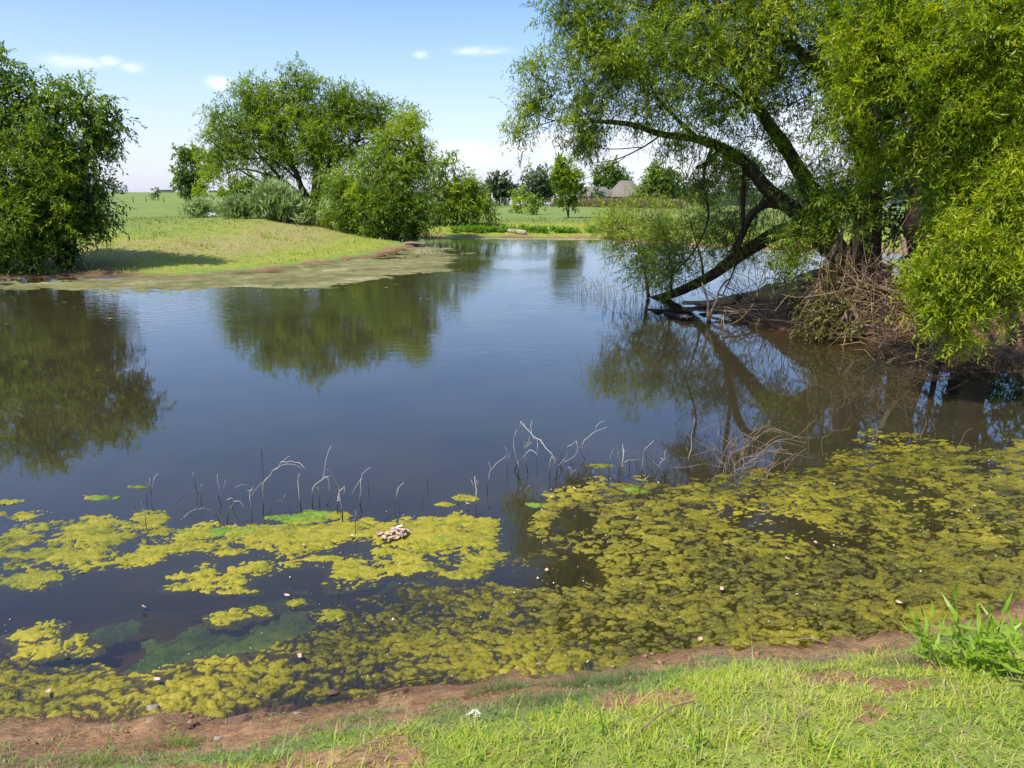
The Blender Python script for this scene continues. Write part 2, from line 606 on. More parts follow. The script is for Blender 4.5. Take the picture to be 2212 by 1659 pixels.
def water_mat():
    m, g, out = new_mat('pond_water')
    pos = g.n('ShaderNodeNewGeometry').outputs['Position']
    sp = g.n('ShaderNodeSeparateXYZ', i_0=pos)
    y = sp.outputs[1]
    v1 = g.mapping(pos, (1.3, 1.7, 1.0), (0, 0, .25))
    w1 = g.noise(v1, 2.6, 3, .55, .4)
    v2 = g.mapping(pos, (1.0, 2.0, 1.0), (0, 0, -.15))
    w2 = g.noise(v2, 11.0, 2, .5, .3)
    patch = g.smooth(g.noise(pos, .16, 3), .42, .62)
    rough_y = g.smooth(y, 7.0, 22.0)
    amp = g.m('MULTIPLY', g.m('MULTIPLY_ADD', patch, .8, .25), g.m('MULTIPLY_ADD', rough_y, 1.0, .06))
    h = g.m('MULTIPLY', g.m('ADD', w1, g.m('MULTIPLY', w2, .14)), amp)
    nd = g.t.nodes.new('ShaderNodeBump')
    nd.inputs['Strength'].default_value = 1.0
    nd.inputs['Distance'].default_value = 0.0105
    g.put(nd.inputs['Height'], h)
    nrm = nd.outputs[0]
    fr = g.n('ShaderNodeFresnel', i_IOR=1.55)
    g.put(fr.inputs['Normal'], nrm)
    gl = g.n('ShaderNodeBsdfGlossy', i_Roughness=.025)
    g.put(gl.inputs['Normal'], nrm)
    gl.inputs['Color'].default_value = (.92, .96, 1, 1)
    murk = g.n('ShaderNodeBsdfDiffuse')
    n = g.noise(pos, .8, 4)
    g.put(murk.inputs[0], g.ramp(n, [(.35, (.034, .028, .015)), (.65, (.048, .039, .018))]))
    tr = g.n('ShaderNodeBsdfTransparent')
    tr.inputs[0].default_value = (.80, .74, .52, 1)
    dep = g.attr('depth')
    op = g.m('SUBTRACT', 1.0, g.m('EXPONENT', g.m('MULTIPLY', dep, -4.2)))
    body = g.n('ShaderNodeMixShader', i_0=op)
    g.t.links.new(tr.outputs[0], body.inputs[1])
    g.t.links.new(murk.outputs[0], body.inputs[2])
    mx = g.n('ShaderNodeMixShader', i_0=fr.outputs[0])
    g.t.links.new(body.outputs[0], mx.inputs[1])
    g.t.links.new(gl.outputs[0], mx.inputs[2])
    g.t.links.new(mx.outputs[0], out.inputs[0])
    return m


M['water'] = water_mat()


def algae_mat(name, stops, spec=.35, rough=.42):
    m, g, out = new_mat(name)
    pos = g.n('ShaderNodeNewGeometry').outputs['Position']
    t = g.attr('tint')
    n0 = g.noise(pos, 1.1, 3)
    n1 = g.noise(pos, 9, 5, .65)
    n2 = g.noise(pos, 60, 4, .7)
    f = g.m('ADD', g.m('MULTIPLY', t, .42), g.m('MULTIPLY', n1, .35))
    f = g.m('ADD', f, g.m('MULTIPLY', n0, .35))
    c = g.ramp(g.m('ADD', f, g.m('MULTIPLY', g.m('SUBTRACT', n2, .5), 1.1)), stops)
    b = g.bump(g.m('ADD', g.m('MULTIPLY', n1, .5), n2), .9, .012)
    principled(g, out, c, rough, b, spec)
    return m


M['algae'] = algae_mat('algae', [(.16, (.018, .018, .005)), (.38, (.065, .058, .006)), (.56, (.145, .128, .007)), (.78, (.25, .215, .010)), (.98, (.38, .31, .025))])
M['algae_light'] = algae_mat('algae_light', [(.18, (.035, .045, .006)), (.38, (.11, .12, .008)), (.60, (.22, .21, .010)), (.85, (.37, .31, .02))])
M['algae_green'] = algae_mat('algae_green', [(.25, (.04, .085, .008)), (.5, (.11, .19, .012)), (.8, (.20, .30, .016))])
M['algae_dull'] = algae_mat('algae_dull', [(.25, (.075, .07, .022)), (.5, (.15, .14, .045)), (.75, (.21, .20, .065)), (.95, (.36, .33, .20))], .2, .8)
M['algae_sub'] = algae_mat('submerged_algae', [(.25, (.08, .17, .012)), (.5, (.18, .36, .02)), (.8, (.32, .50, .03))], .1, .9)


def flat_mat(name, c, rough=.8, n=.15, spec=.3, scale=8):
    m, g, out = new_mat(name)
    pos = g.n('ShaderNodeNewGeometry').outputs['Position']
    v = g.noise(pos, scale, 4)
    lo = tuple(x * (1 - n * 2) for x in c)
    hi = tuple(min(1, x * (1 + n * 2)) for x in c)
    principled(g, out, g.ramp(v, [(.3, lo), (.7, hi)]), rough, g.bump(v, .3, .01), spec)
    return m


M['shingle'] = flat_mat('roof_shingle', (.21, .175, .14), .9, .08, .2, 3)
M['brick'] = flat_mat('brick_wall', (.11, .065, .05), .9, .2)
M['white'] = flat_mat('white_paint', (.78, .78, .76), .6, .05)
M['glass'] = flat_mat('window_glass', (.05, .06, .08), .15, .05, .6)
M['post'] = flat_mat('fence_wood', (.38, .32, .24), .85, .15)
M['metal_post'] = flat_mat('rusty_metal', (.20, .11, .07), .7, .2)
M['green_post'] = flat_mat('green_steel_post', (.06, .10, .07), .6, .2)
M['stone'] = flat_mat('stone', (.26, .22, .18), .9, .25, .2, 9)
M['pale_leaf'] = flat_mat('pale_dead_leaf', (.58, .40, .29), .7, .18, .3, 30)
M['paper'] = flat_mat('weathered_paper', (.72, .69, .64), .8, .06, .2, 30)
M['shell'] = flat_mat('turtle_shell', (.055, .047, .035), .35, .3, .5, 40)
M['skin'] = flat_mat('turtle_skin', (.07, .065, .04), .5, .3, .4, 60)
M['concrete'] = flat_mat('pale_concrete', (.45, .41, .36), .9, .1, .2, 5)


# ------------------------------------------------------------------ ground + water sheets
def ground_and_water():
    rs = [0.25]
    while rs[-1] < 4500:
        r = rs[-1]
        k = 1.05 if r < 1.3 else 1.016 if r < 9 else 1.021 if r < 60 else 1.045
        rs.append(r * k)
    rs = np.array(rs)
    az = np.concatenate([np.linspace(-180, -46, 28, endpoint=False), np.linspace(-46, 46, 330, endpoint=False),
                         np.linspace(46, 180, 28, endpoint=False)])
    az = np.radians(az)
    nr, na = len(rs), len(az)
    X = rs[:, None] * np.sin(az)[None]; Y = rs[:, None] * np.cos(az)[None]
    x, y = X.ravel(), Y.ravel()
    sd = shore_sd(x, y)
    z = hgt(x, y, sd)
    r = np.hypot(x, y)
    near = (y < 7) & (r < 16)
    rg = ridge(x, y) * ((y > 8) & (y < 20))
    mudw = np.where(near, 0.36 - .075 * np.clip(x, -2.5, 2.5), np.where(x > 3, 1.5, .55))
    edge = (fbm(x * 1.3, y * 1.3, 41) - .5) * mudw * np.where(near, 1.6, 2.8)
    mud = 1 - sstep(sd + edge, mudw * .75, mudw * 1.25)
    thin = np.where(near, 0.55 * (1 - sstep(sd + edge, mudw * 1.3, mudw * 2.6)), 0)
    bare = near * sstep(fbm(x * 2.2, y * 2.2, 61), .56, .70) * .7
    mud = np.clip(mud + thin + bare, 0, 1)
    wet = 1 - sstep(sd + (fbm(x * 5, y * 5, 5) - .5) * .1, .02, np.where(near, .16, .7))
    lush = np.where(near, .25 * sstep(sd, .6, 1.3), np.where(r < 75, (1 - sstep(sd, 5, 14)) * sstep(sd, .5, 1.5), 0))
    lush = np.clip(lush, 0, 1)
    pen = (x < 0) & (y > 15) & (y < 42) & (sd > 0)
    dry = np.where(pen, np.exp(-((sd - 5.0) / 3.4) ** 2) * .62, 0) + np.where(near, .15, 0) + .1
    dry = dry + np.where((r > 45), .12 * fbm(x * .05, y * .05, 8), 0)
    soil = np.clip(rg / .18, 0, 1) * (sd > -1)
    soil = np.maximum(soil, ((x > 5) & (y > 9) & (y < 22) & (sd > 0)) * 1.0)
    soil = np.maximum(soil, ((x < -9) & (y > 19) & (y < 26)) * (1 - sstep(np.hypot(x + 14.5, (y - 22.5) * 1.3), 2.5, 4.5)) * (sd > 0) * .9)
    i = np.arange(nr - 1)[:, None]; j = np.arange(na)[None]
    a = i * na + j; b = i * na + (j + 1) % na
    Q = np.stack([a, b, b + na, a + na], -1).reshape(-1, 4)
    V = np.stack([x, y, z], -1)
    c = len(V)
    V = np.vstack([V, [0, 0, z[:na].mean()]])
    cap = np.stack([np.arange(na), (np.arange(na) + 1) % na, np.full(na, c)], -1)[:, ::-1].copy()
    ext = lambda q: np.append(q, q[0])
    o = mesh_obj('ground', V, [Q, cap], M['ground'], smooth=True,
                 pattrs=dict(mud=ext(mud), wet=ext(wet), lush=ext(lush), dry=ext(dry), soil=ext(soil)))
    tag(o, 'grassy banks and red mud shore round the pond', kind='structure')
    # water
    keep = (z[Q] < 0.03).any(1)
    QW = Q[keep]
    ids = np.unique(QW)
    mp = np.full(len(V), -1); mp[ids] = np.arange(len(ids))
    VW = np.stack([x[ids], y[ids], np.zeros(len(ids))], -1)
    o = mesh_obj('water', VW, [mp[QW]], M['water'], smooth=True, pattrs=dict(depth=np.clip(-z[ids], 0, 2)))
    tag(o, 'calm pond water reflecting the sky and the trees', kind='structure')


ground_and_water()


# ------------------------------------------------------------------ leaves
def norm(a):
    return a / (np.linalg.norm(a, axis=-1, keepdims=True) + 1e-9)


def leaf_geo(B, Dr, Wd, L, w, bend=0.0, two=False):
    """B base, Dr unit direction, Wd unit width direction, L, w arrays -> V, quads"""
    n = len(B)
    L = np.broadcast_to(L, n)[:, None]; w = np.broadcast_to(w, n)[:, None]
    N = norm(np.cross(Dr, Wd))
    if not two:
        mid = B + Dr * L * .45
        fold = N * w * .25
        V = np.stack([B, mid + Wd * w * .5 - fold, B + Dr * L - N * L * bend, mid - Wd * w * .5 - fold], 1).reshape(-1, 3)
        return V, np.arange(4 * n).reshape(-1, 4)
    m1 = B + Dr * L * .3 + N * L * bend * .35
    m2 = B + Dr * L * .68 + N * L * bend * .25
    V = np.stack([B, m1 + Wd * w * .5, m2 + Wd * w * .38, B + Dr * L - N * L * bend, m2 - Wd * w * .38, m1 - Wd * w * .5], 1).reshape(-1, 3)
    k = np.arange(n)[:, None] * 6
    Q = np.concatenate([k + np.array([[0, 1, 2, 5]]), k + np.array([[2, 3, 4, 5]])], 0)
    # faces interleaved 2 blocks
    return V, Q


def sprigs(P, dirs, slen, nl, L, w, droop, tints, spread=.75, down=.35, ordinary=False):
    """leafy shoots: P (S,3) starts, dirs (S,3) unit; returns V, Q, tint, and the shoot lines"""
    S = len(P)
    sl = slen * rng.uniform(.6, 1.3, S)
    t = (np.arange(nl)[None] + rng.random((S, nl))) / nl
    tt = (.12 + .88 * t)
    pos = P[:, None] + dirs[:, None] * (sl[:, None] * tt)[..., None]
    pos[..., 2] -= droop * sl[:, None] * tt ** 2
    tan = dirs[:, None] + np.zeros_like(pos)
    tan = tan.copy(); tan[..., 2] -= 2 * droop * tt
    tan = norm(tan)
    rnd = norm(rng.normal(size=pos.shape))
    d = norm(tan * .75 + rnd * spread + np.array([0, 0, -down]))
    up = np.array([0, 0, 1.0]) + rng.normal(0, .45, pos.shape)
    wd = norm(np.cross(d, up))
    B = pos.reshape(-1, 3)
    n = len(B)
    LL = L * rng.uniform(.6, 1.25, n)
    V, Q = leaf_geo(B, d.reshape(-1, 3), wd.reshape(-1, 3), LL, w * rng.uniform(.75, 1.2, n), .08)
    tn = (tints[:, None] + rng.normal(0, .13, (S, nl))).ravel()
    end = P + dirs * sl[:, None]; end[:, 2] -= droop * sl
    mid = P + dirs * (sl * .5)[:, None]; mid[:, 2] -= droop * sl * .25
    return V, Q, tn, (P, mid, end)


def grow(nodes0, targets, step):
    """join each target to the nearest node; returns arrays pos, parent"""
    cap = len(nodes0) + len(targets) * 60
    pos = np.zeros((cap, 3)); par = np.full(cap, -1, int)
    n = len(nodes0)
    pos[:n] = nodes0
    d0 = np.array([np.min(((nodes0 - t) ** 2).sum(1)) for t in targets])
    tips = []
    for k in np.argsort(d0):
        tg = targets[k]
        dd = ((pos[:n] - tg) ** 2).sum(1)
        # branches rise outward: prefer a node below the target
        dd = dd + np.where(pos[:n, 2] > tg[2], (pos[:n, 2] - tg[2]) ** 2 * 1.5, 0)
        j = int(np.argmin(dd))
        dist = math.dist(pos[j], tg)
        m = max(1, min(40, int(dist / step)))
        a = pos[j].copy()
        off = rng.normal(0, .06 * dist, 3)
        last = j
        for q in range(1, m + 1):
            t = q / m
            p = a * (1 - t) + tg * t
            p = p + off * math.sin(math.pi * t)
            p[2] += .10 * dist * math.sin(math.pi * t)
            pos[n] = p; par[n] = last; last = n; n += 1
        tips.append(last)
    return pos[:n], par[:n], np.array(tips)


def edges_tubes(pos, par, n0, tips, r0, segs=4, rmax=.08, power=.5):
    cnt = np.zeros(len(pos))
    cnt[tips] += 1
    for k in range(len(pos) - 1, n0 - 1, -1):
        if par[k] >= 0:
            cnt[par[k]] += cnt[k]
    e = np.arange(n0, len(pos))
    a = pos[par[e]]; b = pos[e]
    rb = np.minimum(r0 * np.maximum(cnt[e], 1) ** power, rmax)
    ra = np.where(par[e] >= n0, np.minimum(r0 * np.maximum(cnt[par[e]], 1) ** power, rmax), rb * 1.1)
    return prism(a, b, ra, rb, segs)


def prism(a, b, ra, rb, segs=4):
    n = len(a)
    t = norm(b - a)
    ref = np.where(np.abs(t[:, 2:3]) > .9, np.array([[1.0, 0, 0]]), np.array([[0, 0, 1.0]]))
    u = norm(np.cross(t, ref)); v = np.cross(t, u)
    ang = np.linspace(0, 2 * math.pi, segs, endpoint=False)
    c, s = np.cos(ang)[None, :, None], np.sin(ang)[None, :, None]
    ring = u[:, None] * c + v[:, None] * s
    A = a[:, None] + ring * np.asarray(ra)[:, None, None]
    B = b[:, None] + ring * np.asarray(rb)[:, None, None]
    V = np.concatenate([A, B], 1).reshape(-1, 3)
    k = np.arange(n)[:, None, None] * 2 * segs
    j = np.arange(segs)[None, :, None]
    Q = np.concatenate([k + j, k + (j + 1) % segs, k + (j + 1) % segs + segs, k + j + segs], 2).reshape(-1, 4)
    return V, Q


def line_nodes(limbs, step):
    out = []
    for L in limbs:
        P, R = smooth_line([p[:3] for p in L], [p[3] for p in L], step)
        out.append(P)
    return np.concatenate(out)


def blob_targets(blobs, leafL, leafw, cover, per, squash=.9, shell=2.2):
    blobs = [tuple(b[:4]) + ((b[4] if len(b) > 4 else .5) + (.12 if leafL == .10 else -.02),) for b in blobs]
    cover = cover * 1.55
    """blobs: (px,py,Y,rpx[,tint]) -> targets, tints"""
    T, C, Out = [], [], []
    extra = []
    for bl in blobs:
        t0 = bl[4] if len(bl) > 4 else .5
        for q in range(3):
            a = rng.uniform(0, 6.28)
            k = rng.uniform(.28, .5)
            extra.append((bl[0] + math.cos(a) * bl[3] * .85, bl[1] - math.sin(a) * bl[3] * .85, bl[2] + rng.normal(0, .5) * bl[3] * bl[2] / F, bl[3] * k, t0 + rng.normal(.02, .12)))
    blobs = [tuple(b[:3]) + (b[3] * .93,) + tuple(b[4:]) for b in blobs] + (extra if len(blobs) > 6 else [])
    for bl in blobs:
        px, py, Y, rp = bl[:4]
        tint = bl[4] if len(bl) > 4 else .5
        cen = D(px, py, Y)
        r = rp * Y / F
        N = cover * math.pi * r * r / (leafL * leafw * .38)
        k = max(3, int(N / per))
        d = norm(rng.normal(size=(k, 3)))
        q = rng.random(k) ** (1 / shell)
        off = d * (r * q)[:, None]
        # lumpy outline
        off *= (0.86 + .34 * fbm(d[:, 0] * 2 + px, d[:, 2] * 2 + py, 7))[:, None]
        off[:, 2] *= squash
        p = cen + off
        T.append(p)
        Out.append(off / (r + 1e-6))
        lum = rng.normal(0, .09)
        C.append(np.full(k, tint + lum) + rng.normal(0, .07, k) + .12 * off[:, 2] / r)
    return np.concatenate(T), np.concatenate(C), np.concatenate(Out)


def tree(name, label, cat, base, limbs, blobs, leaf, mat, bark='bark_dark', cover=2.6, nspr=5, nl=14, slen=.55, droop=.55,
         trunk_n=1, step=.35, r0=.006, group=None, segs=10, twigs=True, down=.35, spread=.75, tube_step=.15, squash=.9,
         rmax=.08, twig_r=.0022, zmin=None, limb_names=None):
    """limbs: polylines of (x,y,z,r); the first trunk_n are trunks"""
    root = empty(name, base, label, cat, group)
    for i, L in enumerate(limbs):
        V, Fc = tube_geo([p[:3] for p in L], [p[3] for p in L], segs if i < 6 else 8, .16, tube_step, seed=i + 3)
        nm = 'trunk' if i < trunk_n else 'limb'
        o = mesh_obj(nm, V, Fc, M[bark], root, smooth=True)
    leafL, leafw = leaf
    T, C, Out = blob_targets(blobs, leafL, leafw, cover, nspr * nl, squash)
    if zmin is not None:
        T[:, 2] = np.maximum(T[:, 2], zmin)
    N0 = line_nodes(limbs, .3 if step < .5 else .6)
    if len(T) > 1500:
        sel = rng.choice(len(T), 1500, replace=False)
    else:
        sel = np.arange(len(T))
    pos, par, tips = grow(N0, T[sel], step)
    V, Q = edges_tubes(pos, par, len(N0), tips, r0, 4, rmax)
    o = mesh_obj('branchwork', V, [Q], M[bark], root)
    tag(o, kind='stuff')
    S = np.repeat(T, nspr, 0) + rng.normal(0, slen * .25, (len(T) * nspr, 3))
    O = np.repeat(Out, nspr, 0)
    dirs = norm(O * .8 + rng.normal(0, .55, O.shape) + np.array([0, 0, .15]))
    tn = np.repeat(C, nspr) + rng.normal(0, .06, len(S))
    V, Q, t, (a, m_, e) = sprigs(S, dirs, slen, nl, leafL, leafw, droop, tn, spread, down)
    if zmin is not None:
        V[:, 2] = np.maximum(V[:, 2], zmin * .3)
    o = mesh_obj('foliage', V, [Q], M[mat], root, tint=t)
    tag(o, kind='stuff')
    if twigs:
        a, m_, e = a[::2], m_[::2], e[::2]
        V1, Q1 = prism(np.concatenate([a, m_]), np.concatenate([m_, e]), np.full(2 * len(a), twig_r), np.full(2 * len(a), twig_r * .7), 3)
        o = mesh_obj('twigs', V1, [Q1], M[bark], root)
        o.name = 'twig_mass'
        tag(o, kind='stuff')
    return root


def L(*pts):
    """picture polyline (px,py,Y,r) -> world"""
    return [(*D(p[0], p[1], p[2]), p[3]) for p in pts]


# ---- the big leaning willow on the right
def g0(px, Y, dz=-.1):
    p = D(px, 600, Y)
    p[2] = hz(p[0], Y) + dz
    return tuple(p)


wl_limbs = [
    [(*g0(1865, 14.2), .40)] + L((1868, 560, 14.1, .30), (1874, 500, 14, .25), (1880, 430, 14, .22), (1870, 340, 13.8, .18), (1850, 250, 13.6, .15), (1830, 140, 13.4, .12), (1800, 20, 13.3, .09), (1760, -110, 13.2, .05)),
    [(*g0(1835, 14.3), .3)] + L((1822, 570, 14.2, .22), (1800, 530, 14.1, .19), (1760, 487, 14, .15), (1700, 442, 14, .125), (1652, 402, 14, .112), (1610, 352, 14, .095), (1562, 320, 14, .085), (1500, 299, 14, .07), (1430, 290, 14, .06), (1360, 268, 14, .045), (1290, 262, 14, .03), (1235, 262, 14, .014)),
    L((1812, 552, 14.2, .19), (1745, 508, 14.6, .165), (1690, 500, 15, .14), (1640, 525, 15.6, .13), (1590, 557, 16.2, .12), (1540, 592, 16.8, .11), (1490, 620, 17.4, .10)) + [(*W(1440, 640, .06), .09), (*W(1400, 648, -.08), .07)],
    L((1790, 515, 14, .2), (1745, 405, 13.7, .13), (1700, 322, 13.5, .11), (1650, 250, 13.3, .09), (1610, 180, 13.2, .09), (1560, 90, 13.2, .06), (1520, 0, 13.3, .04), (1480, -90, 13.3, .02)),
    L((1700, 446, 14.1, .10), (1655, 440, 14.4, .08), (1622, 468, 15, .07), (1602, 510, 15.5, .06), (1578, 560, 16.2, .05)),
    L((1872, 462, 14, .08), (1800, 440, 13.8, .07), (1735, 436, 13.8, .045)),
    L((1505, 300, 14, .05), (1455, 250, 14, .035), (1412, 200, 14, .022), (1390, 120, 14, .012)),
    L((1430, 290, 14, .018), (1385, 320, 14, .013), (1330, 345, 14, .009), (1285, 351, 14, .004)),
    L((1385, 318, 14, .010), (1320, 322, 14, .008), (1265, 315, 14, .004)),
    L((1350, 340, 14, .008), (1300, 370, 13.9, .006), (1250, 392, 13.8, .003)),
    L((1560, 318, 14, .05), (1530, 352, 14.1, .05), (1505, 362, 14.1, .03)),
    L((1545, 300, 14, .03), (1520, 380, 14.2, .022), (1530, 470, 14.5, .02), (1500, 540, 15, .016), (1455, 590, 15.6, .01)),
    L((1610, 350, 14, .04), (1605, 420, 14.2, .045), (1603, 500, 14.6, .03), (1588, 575, 15.2, .018), (1560, 640, 16, .012)),
    L((1660, 60, 13, .05), (1710, 100, 12.9, .08), (1800, 180, 13.2, .1), (1856, 280, 13.6, .13)),
    L((1640, 235, 13.3, .05), (1560, 190, 13.3, .04), (1470, 150, 13.5, .025), (1380, 110, 13.8, .014), (1270, 80, 14, .006)),
    L((1240, 262, 14, .014), (1185, 258, 14, .010), (1150, 235, 13.9, .006), (1130, 228, 13.9, .003)),
    L((1200, 260, 14, .010), (1155, 275, 13.9, .006), (1120, 292, 13.8, .003)),
    L((1600, 160, 13.2, .04), (1500, 60, 13.4, .03), (1380, 10, 13.7, .02), (1250, -20, 14, .01)),
    L((1590, 30, 13.2, .05), (1560, 14, 13.2, .05), (1500, -40, 13.4, .02)),
]
wl_blobs = [(1250, 120, 14, 85), (1185, 200, 14, 42), (1235, 30, 14, 75), (1350, 60, 14.2, 105), (1320, 180, 14, 95), (1215, 235, 13.8, 42),
            (1140, 230, 13.8, 18), (1125, 285, 13.8, 12), (1150, 145, 14, 16),
            (1440, 150, 13.6, 115), (1480, 40, 14, 125), (1560, 190, 13.2, 110), (1600, 70, 13, 115), (1400, 235, 14, 45), (1530, 270, 13.6, 50),
            (1620, 260, 13.4, 45), (1300, 240, 14, 40), (1450, 240, 13.7, 40),
            (1280, -70, 14, 90), (1430, -90, 14, 110), (1600, -80, 13, 120), (1750, -70, 12.8, 120), (1900, -90, 13, 120),
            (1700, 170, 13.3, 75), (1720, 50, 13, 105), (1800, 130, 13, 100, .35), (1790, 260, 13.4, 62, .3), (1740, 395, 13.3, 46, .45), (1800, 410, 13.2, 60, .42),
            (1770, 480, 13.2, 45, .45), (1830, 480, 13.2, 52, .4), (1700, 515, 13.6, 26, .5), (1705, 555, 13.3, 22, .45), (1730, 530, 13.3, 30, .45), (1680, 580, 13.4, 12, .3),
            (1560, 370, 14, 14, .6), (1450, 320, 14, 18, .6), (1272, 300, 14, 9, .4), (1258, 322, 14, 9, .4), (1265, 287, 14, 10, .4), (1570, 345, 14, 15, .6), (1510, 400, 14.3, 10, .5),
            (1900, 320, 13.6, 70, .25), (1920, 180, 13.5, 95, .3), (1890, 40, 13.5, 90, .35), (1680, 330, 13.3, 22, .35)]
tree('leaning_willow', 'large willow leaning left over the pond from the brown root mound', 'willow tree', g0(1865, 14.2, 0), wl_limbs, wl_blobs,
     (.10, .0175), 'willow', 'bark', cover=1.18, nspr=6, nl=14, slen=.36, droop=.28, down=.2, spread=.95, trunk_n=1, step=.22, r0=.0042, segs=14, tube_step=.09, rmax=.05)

def hanging():
    root = [o for o in bpy.data.objects if o.name == 'leaning_willow'][0]
    mb = MB()
    A = [(1330, 262, 14), (1430, 290, 14), (1500, 299, 14), (1562, 320, 14), (1610, 352, 14), (1652, 402, 14), (1700, 442, 14)]
    for k in range(85):
        t = rng.uniform(0, len(A) - 1.01)
        i = int(t); f = t - i
        px, py, Y = [A[i][q] * (1 - f) + A[i + 1][q] * f for q in range(3)]
        ln = rng.uniform(30, 170) if px > 1430 else rng.uniform(20, 60)
        sw = rng.normal(-12, 22)
        dY = rng.uniform(-.4, 1.0)
        r_ = rng.uniform(.003, .008)
        P = [(*D(px, py, Y), r_), (*D(px + sw * .3, py + ln * .3, Y + dY * .3), r_ * .9), (*D(px + sw * .7 + rng.normal(0, 5), py + ln * .65, Y + dY * .7), r_ * .6), (*D(px + sw * 1.3 + rng.normal(0, 8), py + ln, Y + dY), r_ * .3)]
        V, Fc = tube_geo([p[:3] for p in P], [p[3] for p in P], 4, 0, .12, k, caps=False)
        mb.add(V, Fc)
        for q in range(rng.integers(1, 4)):
            b = np.array(P[rng.integers(1, 3)][:3])
            e = b + np.array([rng.normal(0, .16), rng.normal(0, .1), -rng.uniform(.08, .4)])
            V, Fc = tube_geo([b, (b + e) / 2 + rng.normal(0, .03, 3), e], [r_ * .5, r_ * .4, r_ * .2], 3, 0, .12, k, caps=False)
            mb.add(V, Fc)
    tag(mb.build('hanging_twig_mass', M['bark'], root), kind='stuff')


hanging()

# light sprouts rising from the lower limb
sp_limbs = [L((1400, 640, 18, .05), (1395, 600, 17.6, .03), (1380, 550, 17.2, .02), (1360, 500, 17, .01)),
            L((1450, 628, 17.7, .04), (1450, 580, 17.3, .025), (1440, 520, 17, .015), (1420, 470, 16.8, .008)),
            L((1520, 602, 17, .04), (1515, 560, 16.8, .025), (1500, 510, 16.6, .015), (1490, 470, 16.4, .008)),
            L((1600, 550, 16.1, .03), (1590, 510, 16, .02), (1570, 470, 15.8, .01))]
sp_blobs = [(1335, 495, 17, 42, .62), (1310, 478, 17, 20, .62), (1400, 465, 17, 48, .5), (1425, 550, 17, 52, .55), (1490, 500, 16.6, 55, .42), (1470, 580, 16.9, 38, .5), (1370, 545, 17.2, 36, .6),
            (1550, 475, 16, 48, .38), (1560, 545, 16.2, 34, .38), (1615, 470, 15.8, 36, .35), (1385, 590, 17.4, 24, .55), (1430, 610, 17.6, 22, .55), (1620, 520, 15.8, 22, .35)]
tree('willow_sprouts', 'thicket of fine willow shoots rising over water from the half sunken limb', 'willow shoots', W(1420, 640, 0), sp_limbs, sp_blobs,
     (.10, .018), 'willow', 'deadwood', cover=1.5, nspr=5, nl=12, slen=.4, droop=.25, trunk_n=0, step=.25, r0=.0035, segs=6, zmin=.05, down=.1)

# the near tree on the right edge, sunlit
rt_limbs = [
    [(*g0(1985, 13.7), .36)] + L((1985, 560, 13.5, .28), (1988, 470, 13.3, .25), (1990, 390, 13.2, .2), (1985, 300, 13, .17), (2010, 180, 12.5, .13), (2060, 60, 12, .1), (2100, -60, 12, .06)),
    [(*g0(2140, 13.2), .25)] + L((2135, 640, 12.8, .2), (2150, 540, 12.5, .18), (2165, 430, 12.3, .15), (2210, 290, 11.8, .12), (2260, 120, 11, .08)),
    L((1996, 380, 13.2, .1), (1990, 240, 11.8, .08), (1950, 130, 10.8, .05), (1900, 70, 10.3, .03)),
    L((2012, 190, 12.6, .1), (2080, 150, 10.8, .06), (2140, 200, 9.8, .03)),
    L((2165, 520, 12.4, .1), (2200, 420, 11, .07), (2180, 450, 9.8, .04), (2120, 520, 9, .02), (2075, 620, 8.8, .01)),
    L((2165, 420, 12.3, .1), (2150, 330, 10.8, .07), (2090, 300, 9.8, .04), (2000, 300, 9.6, .02)),
    L((2200, 560, 10.5, .03), (2130, 600, 9.2, .02), (2090, 680, 8.9, .01)),
]
rt_blobs = [(1880, 90, 10.2, 88, .62), (1965, 190, 9.8, 100, .62), (2080, 70, 9.6, 120, .68), (2150, 210, 9.3, 105, .7), (1870, 235, 10.2, 58, .6), (1840, 290, 10.3, 32, .6), (1855, 180, 10, 50, .65),
            (2010, 300, 9.6, 78, .6), (2110, 320, 9.3, 55, .62), (2200, 90, 9, 100, .7), (1990, 40, 9.8, 90, .65), (2180, -30, 9, 100, .7), (1900, -20, 10, 80, .6), (1960, 100, 9.6, 70, .65), (2040, 170, 9.3, 80, .7),
            (2140, 425, 8.9, 52, .75), (2190, 470, 8.7, 62, .75), (2100, 490, 8.9, 48, .7), (2060, 570, 8.9, 42, .72), (2130, 560, 8.7, 50, .72), (2035, 600, 8.9, 42, .7), (2030, 660, 8.8, 34, .65), (2075, 690, 8.7, 30, .7), (2180, 640, 8.7, 34, .6), (2000, 620, 9, 24, .6), (2120, 590, 8.7, 42, .7), (2195, 560, 8.6, 40, .7),
            (2010, 650, 8.9, 24, .7), (2062, 668, 8.8, 30, .7), (2075, 715, 8.8, 14, .72), (2050, 600, 9, 40, .65), (2170, 520, 8.7, 40, .72), (2205, 590, 8.6, 26, .7), (1930, 330, 10.5, 40, .5), (2060, 400, 9.4, 46, .65), (1900, 380, 11, 30, .45), (2100, 400, 9.2, 58, .6), (2050, 500, 9.4, 40, .5), (2190, 340, 9, 60, .6), (2080, 250, 9.5, 60, .55), (2290, 450, 8.8, 80, .7), (2290, 200, 9, 100, .7), (2010, 590, 9, 22, .7), (2210, 400, 8.8, 40, .75)]
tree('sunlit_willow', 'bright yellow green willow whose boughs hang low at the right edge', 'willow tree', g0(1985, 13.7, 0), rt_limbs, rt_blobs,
     (.088, .0165), 'willow_bright', 'bark', cover=1.75, nspr=6, nl=14, slen=.30, droop=.22, down=.2, spread=.9, trunk_n=2, step=.22, r0=.0036, segs=12, rmax=.04, zmin=.12)

